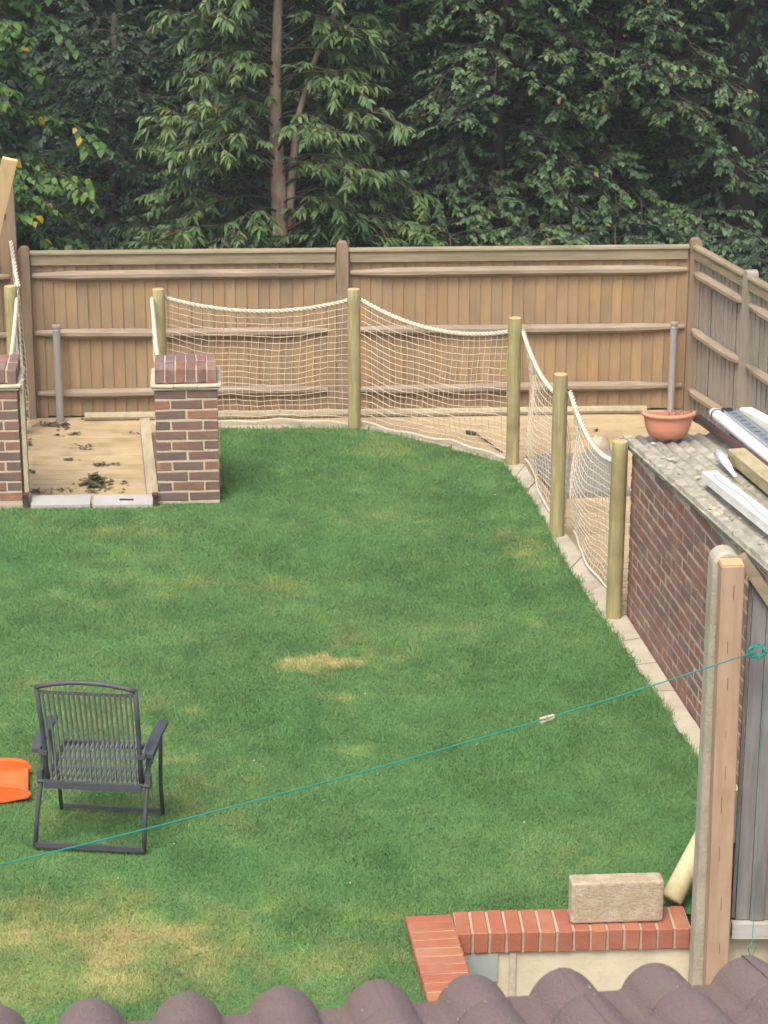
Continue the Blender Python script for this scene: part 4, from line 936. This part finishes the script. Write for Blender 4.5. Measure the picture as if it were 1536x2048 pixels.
# orange plastic toy at the left edge
oc = G(8, 1604)+Vector((0, .16, 0)); t = thing('toy_slide', 'orange plastic toy slide end at the left picture edge', 'toy', oc, rad(8))
def flat_shell(parent, name, outline, thick, place):
    """outline polygon in the (along, height) plane given a thickness; place maps (u, w, h) to local space"""
    m_ = MB(); n_ = len(outline); vs = [place(u, -thick/2, h_) for u, h_ in outline]+[place(u, thick/2, h_) for u, h_ in outline]
    m_.add(vs, [tuple(range(n_)), tuple(range(2*n_-1, n_-1, -1))]+[((j+1) % n_, j, n_+j, n_+(j+1) % n_) for j in range(n_)]); o = m_.obj(name, 'orange', parent)
    bv = o.modifiers.new('bevel', 'BEVEL'); bv.width = .006; bv.segments = 2; return o
side = [(-.75, .30), (-.42, .17), (-.20, .125), (-.07, .105), (.05, .088), (.09, .075), (.12, .04), (.10, .018), (.04, .010), (-.02, .0), (-.30, .02), (-.75, .2)]
flat_shell(t, 'side_wall', side, .03, lambda u, w_, h_: (u, w_-.16, h_))
flat_shell(t, 'side_wall', side, .03, lambda u, w_, h_: (u, w_+.16, h_))
bed = [(-.75, .24), (-.30, .075), (-.02, .035), (.10, .045), (.105, .022), (-.02, .010), (-.30, .045), (-.75, .205)]
flat_shell(t, 'chute_bed', bed, .30, lambda u, w_, h_: (u, w_, h_))
#==ROOF==
# ------------------------------------------------------------------ tiled roof below the window
ZE = 2.05
e0, e1 = G(179, 1996, ZE), G(1489, 1913, ZE); ed = (e1-e0).normalized(); en = Vector((ed.y, -ed.x, 0)); ean = math.atan2(ed.y, ed.x)
pitch_px = (e1-e0).length/7.0                                    # roll spacing
rp = rad(15.5)
tr = thing('tiled_roof', 'plum coloured double roll tiled roof edge in the foreground', 'roof', (e0.x, e0.y, ZE), ean)
def tile_mesh():
    m_ = MB(); Wt = 2*pitch_px; n_ = 48; Lg = .40; vs = []
    def zz(x):
        u = (x/pitch_px+.5) % 1.0-.5                             # roll centred on 0
        k = abs(u)/.355
        return -.068+(.068*math.cos(k*math.pi/2)**.62 if k < 1 else 0.0)
    rows = [(0, 0), (.012, .003), (Lg*.5, .003), (Lg, .003)]
    for (s, dz) in rows:
        for j in range(n_+1):
            x = -.008+(Wt+.010)*j/n_; vs.append((x, -s, zz(x)+dz+(.0025 if j <= 3 else 0)))
    K = n_+1; fs = [(r*K+j, r*K+j+1, (r+1)*K+j+1, (r+1)*K+j) for r in range(3) for j in range(n_)]
    fs = [q[::-1] for q in fs]
    b0_ = len(vs); vs += [(x, y, z-.014) for x, y, z in vs[:K]]; fs += [(j, b0_+j, b0_+j+1, j+1)[::-1] for j in range(n_)]
    vs += [(x, -Lg, z-.014) for x, y, z in vs[3*K:4*K]]; fs += [(b0_+j, b0_+K+j, b0_+K+j+1, b0_+j+1)[::-1] for j in range(n_)]
    m_.add(vs, fs); return m_.mesh('tile', 'tile', True)
tm = tile_mesh(); rr = random.Random(2); gauge = .315
for r in range(4):
    for k in range(-3, 7):
        # joint on every second roll
        lx = (k*2-1+1)*pitch_px+pitch_px*1.0
        ys_ = -r*gauge
        o = link('tile', tm, tr, (lx+rr.uniform(-.002, .002), ys_*math.cos(rp), -ys_*math.sin(rp)+r*.012+rr.uniform(-.001, .002)), (-rp, rr.uniform(-.004, .004), rr.uniform(-.004, .004)))
# the back of each tile slopes up towards the house
m_ = MB(); lo, hi = -3.2*2*pitch_px, 7.5*2*pitch_px
m_.add([(lo, -.07, -.10), (hi, -.07, -.10), (hi, -1.4*math.cos(rp), 1.4*math.sin(rp)-.10), (lo, -1.4*math.cos(rp), 1.4*math.sin(rp)-.10), (lo, -.07, -.13), (hi, -.07, -.13), (hi, -1.4*math.cos(rp), 1.4*math.sin(rp)-.13), (lo, -1.4*math.cos(rp), 1.4*math.sin(rp)-.13)],
       [(0, 1, 2, 3), (7, 6, 5, 4), (0, 4, 5, 1), (1, 5, 6, 2), (2, 6, 7, 3), (3, 7, 4, 0)]); m_.obj('roof_deck', 'brownplastic', tr)
m_ = MB(); vs = []
for x_ in (lo, hi):
    for (a, r_) in [(math.pi+math.pi*k/8, .05) for k in range(9)]+[(2*math.pi-math.pi*k/8, .046) for k in range(9)]: vs.append((x_, -.036+r_*math.cos(a), -.086+r_*math.sin(a)))
m_.add(vs, [(j, (j+1) % 18, 18+(j+1) % 18, 18+j) for j in range(18)]); m_.obj('gutter', 'gutter', tr, True)
m_ = MB(); rr = random.Random(17)
mp_ = PL(1303, 2030, Vector((e0.x, e0.y, ZE-.02)), Vector((0, math.sin(rp), math.cos(rp))))
mw = Matrix.Rotation(-ean, 3, 'Z') @ (mp_-Vector((e0.x, e0.y, ZE)))
for _ in range(26): lump(m_, (mw.x+rr.gauss(0, .008), mw.y+rr.gauss(0, .008), mw.z-.012+rr.uniform(0, .006)), rr.uniform(.004, .010), rr, .9)
for _ in range(14): lump(m_, (mw.x+.035+rr.gauss(0, .008), mw.y-.05+rr.gauss(0, .006), mw.z+.0), rr.uniform(.003, .007), rr, .9)
o = m_.obj('moss', 'moss', tr); o['kind'] = 'stuff'
m_ = MB(); rr = random.Random(31)
def roll_z(x_):
    u_ = (x_/pitch_px+.5) % 1.0-.5; k_ = abs(u_)/.355
    return -.068+(.068*math.cos(k_*math.pi/2)**.62 if k_ < 1 else 0)
for _ in range(130):
    x_ = rr.uniform(-1.2, 7.6)*pitch_px; d_ = rr.uniform(.02, .5); dz_ = (int(d_/gauge))*.012
    lump(m_, (x_, -d_*math.cos(rp), d_*math.sin(rp)+roll_z(x_)/math.cos(rp)+dz_+.001), rr.uniform(.0012, .0035), rr, .6)
o = m_.obj('grit', 'rock', tr); o['kind'] = 'stuff'
#==TREES==
# ------------------------------------------------------------------ trees
def leaf_mesh(name, base, dirs, lens, wid, m, droop=.25, vmean=None, rng=RNG, fold=.12):
    n_ = len(base); d = dirs/np.linalg.norm(dirs, axis=1, keepdims=True)
    up = np.array([0, 0, 1.0])+rng.normal(0, .45, (n_, 3)); s = np.cross(d, up); s /= np.linalg.norm(s, axis=1, keepdims=True)+1e-9; nn = np.cross(s, d)
    L = lens[:, None]; W = (lens*wid)[:, None]
    def pt(t, side, w_): return base+d*L*t+s*W*side*w_+nn*W*fold*abs(side)-np.array([0, 0, 1.0])*(L*droop*t*t)
    v = np.stack([pt(0, 0, 0), pt(.32, 1, .5), pt(.32, -1, .5), pt(.70, 1, .36), pt(.70, -1, .36), pt(1, 0, 0)], 1).reshape(-1, 3)
    i0 = np.arange(n_)*6
    tri = np.concatenate([np.stack([i0, i0+1, i0+2], 1), np.stack([i0+3, i0+5, i0+4], 1)]); qd = np.stack([i0+1, i0+3, i0+4, i0+2], 1)
    vv_ = rng.random(n_) if vmean is None else np.where(vmean > .99, 1, np.clip(vmean+rng.normal(0, .18, n_), 0, .94))
    return npmesh(name, v, [tri, qd], m, {'v': np.repeat(vv_, 6)})
def tree(name, label, x, y, trunk, lm, bk, seed, limbs, zlo, zhi, reach, leaf, wid, droop, twigs=9, lpt=11, twl=.45, flat=1.0, yellow=.01, rtop=.5, front=1.0, limb=None, clear=0, rise_=(.1, .5), cluster=False, group='trees beyond the back fence', zb=-.75):
    """trunk: list of (dx, dy, z, r); limbs grow from it between zlo and zhi, reaching out `reach` metres"""
    rng = np.random.default_rng(seed); rr = random.Random(seed)
    t = thing(name, label, 'shrub' if name == 'shrub' else 'tree', (x, y, zb), 0, group)
    m_ = MB(); paths = trunk if isinstance(trunk[0], list) else [trunk]
    for tk in paths: m_.tube([(a_, b_, c_-zb) for a_, b_, c_, r_ in tk], [r_ for *_, r_ in tk], 12)
    main = paths[0]; lb, ld_, ll, lv_ = [], [], [], []
    def tp_(z):
        for i in range(len(main)-1):
            if main[i+1][2] >= z: 
                k = (z-main[i][2])/(main[i+1][2]-main[i][2]); return lerp(main[i][:3], main[i+1][:3], k), main[i][3]*(1-k)+main[i+1][3]*k
        return Vector(main[-1][:3]), main[-1][3]
    lm_b = MB()
    for i in range(limbs):
        z = zlo+(zhi-zlo)*((i+rr.random())/limbs); az = i*2.39996+rr.uniform(-.5, .5)
        if clear and z < 3.2 and abs((az+math.pi/2+math.pi) % (2*math.pi)-math.pi) < clear: continue
        rc_ = reach*(1-rtop*max(0, (z-zlo)/(zhi-zlo)))*rr.uniform(.55, 1.1)
        o0, r0 = tp_(z); dirv = Vector((math.cos(az), math.sin(az)*front, 0)); rise = rr.uniform(*rise_)
        pts_ = []
        for k in range(7):
            u = k/6; pts_.append(o0+dirv*rc_*u+UP*(rc_*(rise*u-(.35+droop*.5)*u*u))+Vector((rr.uniform(-1, 1), rr.uniform(-1, 1), rr.uniform(-.5, .5)))*.05*u)
        rb0 = min(r0*.25, .004+.006*rc_)
        lm_b.tube([p-UP*zb for p in pts_], [rb0*(1-.8*k/6)+.002 for k in range(7)], 5)
        tone = rr.gauss(.5, .16); hi_ = z > 3.9; lf_s = leaf*(2.0 if hi_ else 1.0); lp_ = max(4, int(lpt*.4)) if hi_ else lpt
        nt_ = max(3, int(twigs*rc_/reach))
        for q_ in range(nt_):
            u = .22+.78*(q_+rr.random())/nt_; k = min(5, int(u*6)); p0 = lerp(pts_[k], pts_[k+1], u*6-k); td = (pts_[k+1]-pts_[k]).normalized()
            sdv = td.cross(UP).normalized()*rr.choice((-1, 1)); dv = (td*rr.uniform(.3, 1)+sdv*rr.uniform(.4, 1)+UP*rr.uniform(-.25, .35)).normalized(); tl = twl*rr.uniform(.6, 1.25)
            e_ = p0+dv*tl-UP*tl*droop*.5; lm_b.tube([p0-UP*zb, lerp(p0, e_, .5)+UP*(.06*tl-zb), e_-UP*zb], [.005, .0035, .0015], 3, False)
            tw_tone = tone+rr.gauss(0, .10)
            for g_ in range(lp_):
                w_ = (g_+.5)/lp_; w_ = .4+.6*w_ if cluster else w_; pb2 = lerp(p0, e_, w_)+UP*(.06*tl*4*w_*(1-w_)*.5)
                sd2 = dv.cross(UP).normalized()*(1 if g_ % 2 else -1)
                dl = dv*rr.uniform(.3, .9)+sd2*rr.uniform(.4, 1.0)+UP*(rr.uniform(-.35, .2)-droop*.7)
                if cluster: dl = dl+Vector((rr.gauss(0, .35), rr.gauss(0, .35), rr.gauss(0, .2)))
                lb.append(pb2-UP*zb); ld_.append(dl); ll.append(lf_s*rr.uniform(.6, 1.2)); lv_.append(1.0 if rr.random() < yellow else min(.93, tw_tone))
    m_.obj('trunk', bk, t, True); lm_b.obj('branches', limb or bk, t)
    me_ = leaf_mesh('crown', np.array(lb), np.array(ld_), np.array(ll), wid, lm, droop, np.array(lv_), rng)
    link('crown', me_, t); return t
def px2x(px_, y): return V(px_, 480, y).x
# chestnut with the warm trunk, in the middle
y = 20.6; x = px2x(566, y)
xo = lambda px_, yy: V(px_, 480, yy).x-x
tk = [[(0, 0, -.8, .11), (-.02, 0, .5, .085), (-.03, 0, 1.2, .074), (-.055, .0, 1.9, .058), (-.04, 0, 2.4, .048), (-.01, 0, 3.0, .042), (.05, 0, 4.5, .045), (.0, 0, 7, .02)],
      [(.03, .02, .4, .055), (.07, .03, 1.2, .042), (.14, .0, 1.9, .03), (.28, -.02, 2.4, .024), (.55, -.05, 3.0, .02), (.8, -.1, 4.2, .012)],
      [(.06, .06, -.8, .10), (.07, .06, .5, .07), (.06, .05, 1.3, .04)]]
tree('chestnut_tree', 'chestnut tree with orange brown trunk and drooping narrow leaves', x, y, tk, 'leaf_chestnut', 'bark_warm', 3, 210, .0, 4.6, 1.45, .095, .33, .42, twigs=17, lpt=16, twl=.26, clear=.42, rise_=(.35, .95), cluster=True, limb='twig', yellow=.02)
y = 20.0; x = px2x(-40, y)
tree('hazel_tree', 'bright hazel with round yellowing leaves at the far left', x, y, [(0, 0, -.8, .06), (.1, 0, 1.2, .05), (.0, .1, 3, .04), (.1, .1, 5, .02)], 'leaf_hazel', 'bark_dark', 5, 70, .1, 5, 1.15, .078, .85, .35, twigs=15, lpt=13, twl=.3, yellow=.03)
y = 21.6; x = px2x(985, y)
tree('oak_tree', 'leafy pale green oak right of the chestnut', x, y, [(0, 0, -.8, .08), (.08, 0, 1.0, .06), (.02, 0, 2.0, .055), (.1, 0, 3, .05), (.0, 0, 7, .03)], 'leaf_oak', 'bark_dark', 8, 165, .0, 5.4, 1.6, .062, .66, .25, twigs=24, lpt=18, twl=.32, yellow=.012, rise_=(.0, .55), cluster=True)
y = 22.2; x = px2x(1235, y)
tree('oak_tree', 'oak with tan dead leaf tips behind the right fence bay', x, y, [(0, 0, -.8, .07), (-.1, 0, 1.0, .055), (-.02, 0, 2.0, .05), (-.1, 0, 3, .045), (.0, 0, 7, .03)], 'leaf_oak', 'bark_dark', 9, 165, .0, 5.4, 1.6, .062, .66, .25, twigs=24, lpt=18, twl=.32, yellow=.03, rise_=(.0, .55), cluster=True)
y = 22.6; x = px2x(1470, y)
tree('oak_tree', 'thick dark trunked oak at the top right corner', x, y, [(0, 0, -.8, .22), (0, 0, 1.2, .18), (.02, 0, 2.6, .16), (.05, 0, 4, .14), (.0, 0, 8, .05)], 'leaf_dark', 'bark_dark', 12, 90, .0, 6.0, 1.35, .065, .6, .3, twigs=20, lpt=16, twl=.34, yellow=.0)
y = 22.6; x = px2x(800, y)
tree('young_tree', 'fresh green young tree between the chestnut and the oak', x, y, [(0, 0, -.8, .06), (0, 0, 1.5, .05), (.05, 0, 3, .04), (0, 0, 6, .02)], 'leaf_lime', 'bark_dark', 14, 80, .1, 5.0, 1.1, .065, .6, .3, twigs=19, lpt=16, twl=.3, yellow=.01, rise_=(.3, .9), cluster=True)
y = 22.8; x = px2x(235, y)
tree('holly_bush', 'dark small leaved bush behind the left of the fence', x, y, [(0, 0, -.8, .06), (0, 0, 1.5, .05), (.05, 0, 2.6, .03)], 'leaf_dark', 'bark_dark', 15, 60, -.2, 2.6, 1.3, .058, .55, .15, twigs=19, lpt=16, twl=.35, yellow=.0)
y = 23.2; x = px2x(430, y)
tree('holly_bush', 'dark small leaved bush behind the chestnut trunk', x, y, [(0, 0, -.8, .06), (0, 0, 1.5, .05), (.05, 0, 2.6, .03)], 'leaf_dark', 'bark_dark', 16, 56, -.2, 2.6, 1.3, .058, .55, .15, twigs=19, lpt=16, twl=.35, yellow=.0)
# low bushes just beyond the fence
for k, (px_, y, lmn, sd_, lab) in enumerate(((330, 20.3, 'leaf_chestnut', 51, 'low chestnut regrowth over the fence, left of the trunk'), (470, 20.0, 'leaf_oak', 52, 'small leafy shrub over the fence at the chestnut foot'),
        (655, 20.1, 'leaf_chestnut', 53, 'low chestnut regrowth over the fence, right of the trunk'), (770, 20.6, 'leaf_lime', 54, 'green shrub over the fence below the young tree'), (900, 20.3, 'leaf_oak', 55, 'pale oak shrub at the fence middle bay'),
        (1060, 20.5, 'leaf_oak', 56, 'oak shrub over the fence below the leafy oak'), (1230, 20.7, 'leaf_dark', 57, 'dark shrub over the fence right bay'), (1400, 21.3, 'leaf_oak', 58, 'shrub over the fence at its right corner post'),
        (150, 20.8, 'leaf_dark', 59, 'dark shrub over the fence left bay'), (1540, 20.0, 'leaf_dark', 60, 'dark shrub behind the silvered side fence'))):
    x = px2x(px_, y); narrow = lmn == 'leaf_chestnut'
    tree('shrub', lab, x, y, [(0, 0, -.8, .03), (.03, 0, .4, .02), (.0, .05, .95, .006)], lmn, 'bark_dark', sd_, 44, -.2, .95, .75, .088 if narrow else .06, .34 if narrow else .64, .3, twigs=13, lpt=14, twl=.26, yellow=.01, rtop=.2, group='shrubs over the back fence')
# darker second row
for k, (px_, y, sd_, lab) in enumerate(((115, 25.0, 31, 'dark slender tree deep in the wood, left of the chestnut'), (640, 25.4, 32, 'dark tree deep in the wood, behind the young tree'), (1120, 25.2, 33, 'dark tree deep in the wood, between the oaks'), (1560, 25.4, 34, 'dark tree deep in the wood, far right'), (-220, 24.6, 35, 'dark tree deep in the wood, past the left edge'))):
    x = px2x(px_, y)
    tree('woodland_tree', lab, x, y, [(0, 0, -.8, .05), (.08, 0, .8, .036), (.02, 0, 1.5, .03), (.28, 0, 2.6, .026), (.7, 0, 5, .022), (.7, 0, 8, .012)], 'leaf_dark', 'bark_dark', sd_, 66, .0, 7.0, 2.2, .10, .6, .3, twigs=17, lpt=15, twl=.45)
# the wood behind, one mass
n_ = 64000; lx = RNG.uniform(-11, 11, n_); ly = 27.5+RNG.random(n_)*6+1.0*np.sin(lx*1.1); lz = -.8+9.5*RNG.random(n_)**.9
kk = vnoise(lx, lz, .9)*.6+vnoise(lx+3, lz, 2.3)*.4 > .30; lx, ly, lz = lx[kk], ly[kk], lz[kk]; n_ = len(lx)
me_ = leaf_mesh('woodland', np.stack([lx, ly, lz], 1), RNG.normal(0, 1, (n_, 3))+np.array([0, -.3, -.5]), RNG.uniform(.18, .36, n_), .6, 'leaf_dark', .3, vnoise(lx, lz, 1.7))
o = link('woodland', me_); o['kind'] = 'stuff'; tag(o, 'dark mass of woodland foliage far behind the trees', 'woodland')

# ------------------------------------------------------------------ thin scattering volume, added to lift the darks as window-glass veil would
hz = MB(); hz.box((0, 22, 4.1), (45, 34, 5.9)); o = hz.obj('haze', None); o['kind'] = 'stuff'; tag(o, 'thin pale haze softening the wood', 'haze')
hm = bpy.data.materials.new('haze'); hm.use_nodes = True; ht = hm.node_tree
for n0_ in list(ht.nodes):
    if n0_.type == 'BSDF_PRINCIPLED': ht.nodes.remove(n0_)
pv = ht.nodes.new('ShaderNodeVolumePrincipled'); pv.inputs['Color'].default_value = (.88, .94, .97, 1); pv.inputs['Density'].default_value = .0012
ht.links.new(pv.outputs[0], ht.nodes['Material Output'].inputs['Volume']); o.data.materials.append(hm)
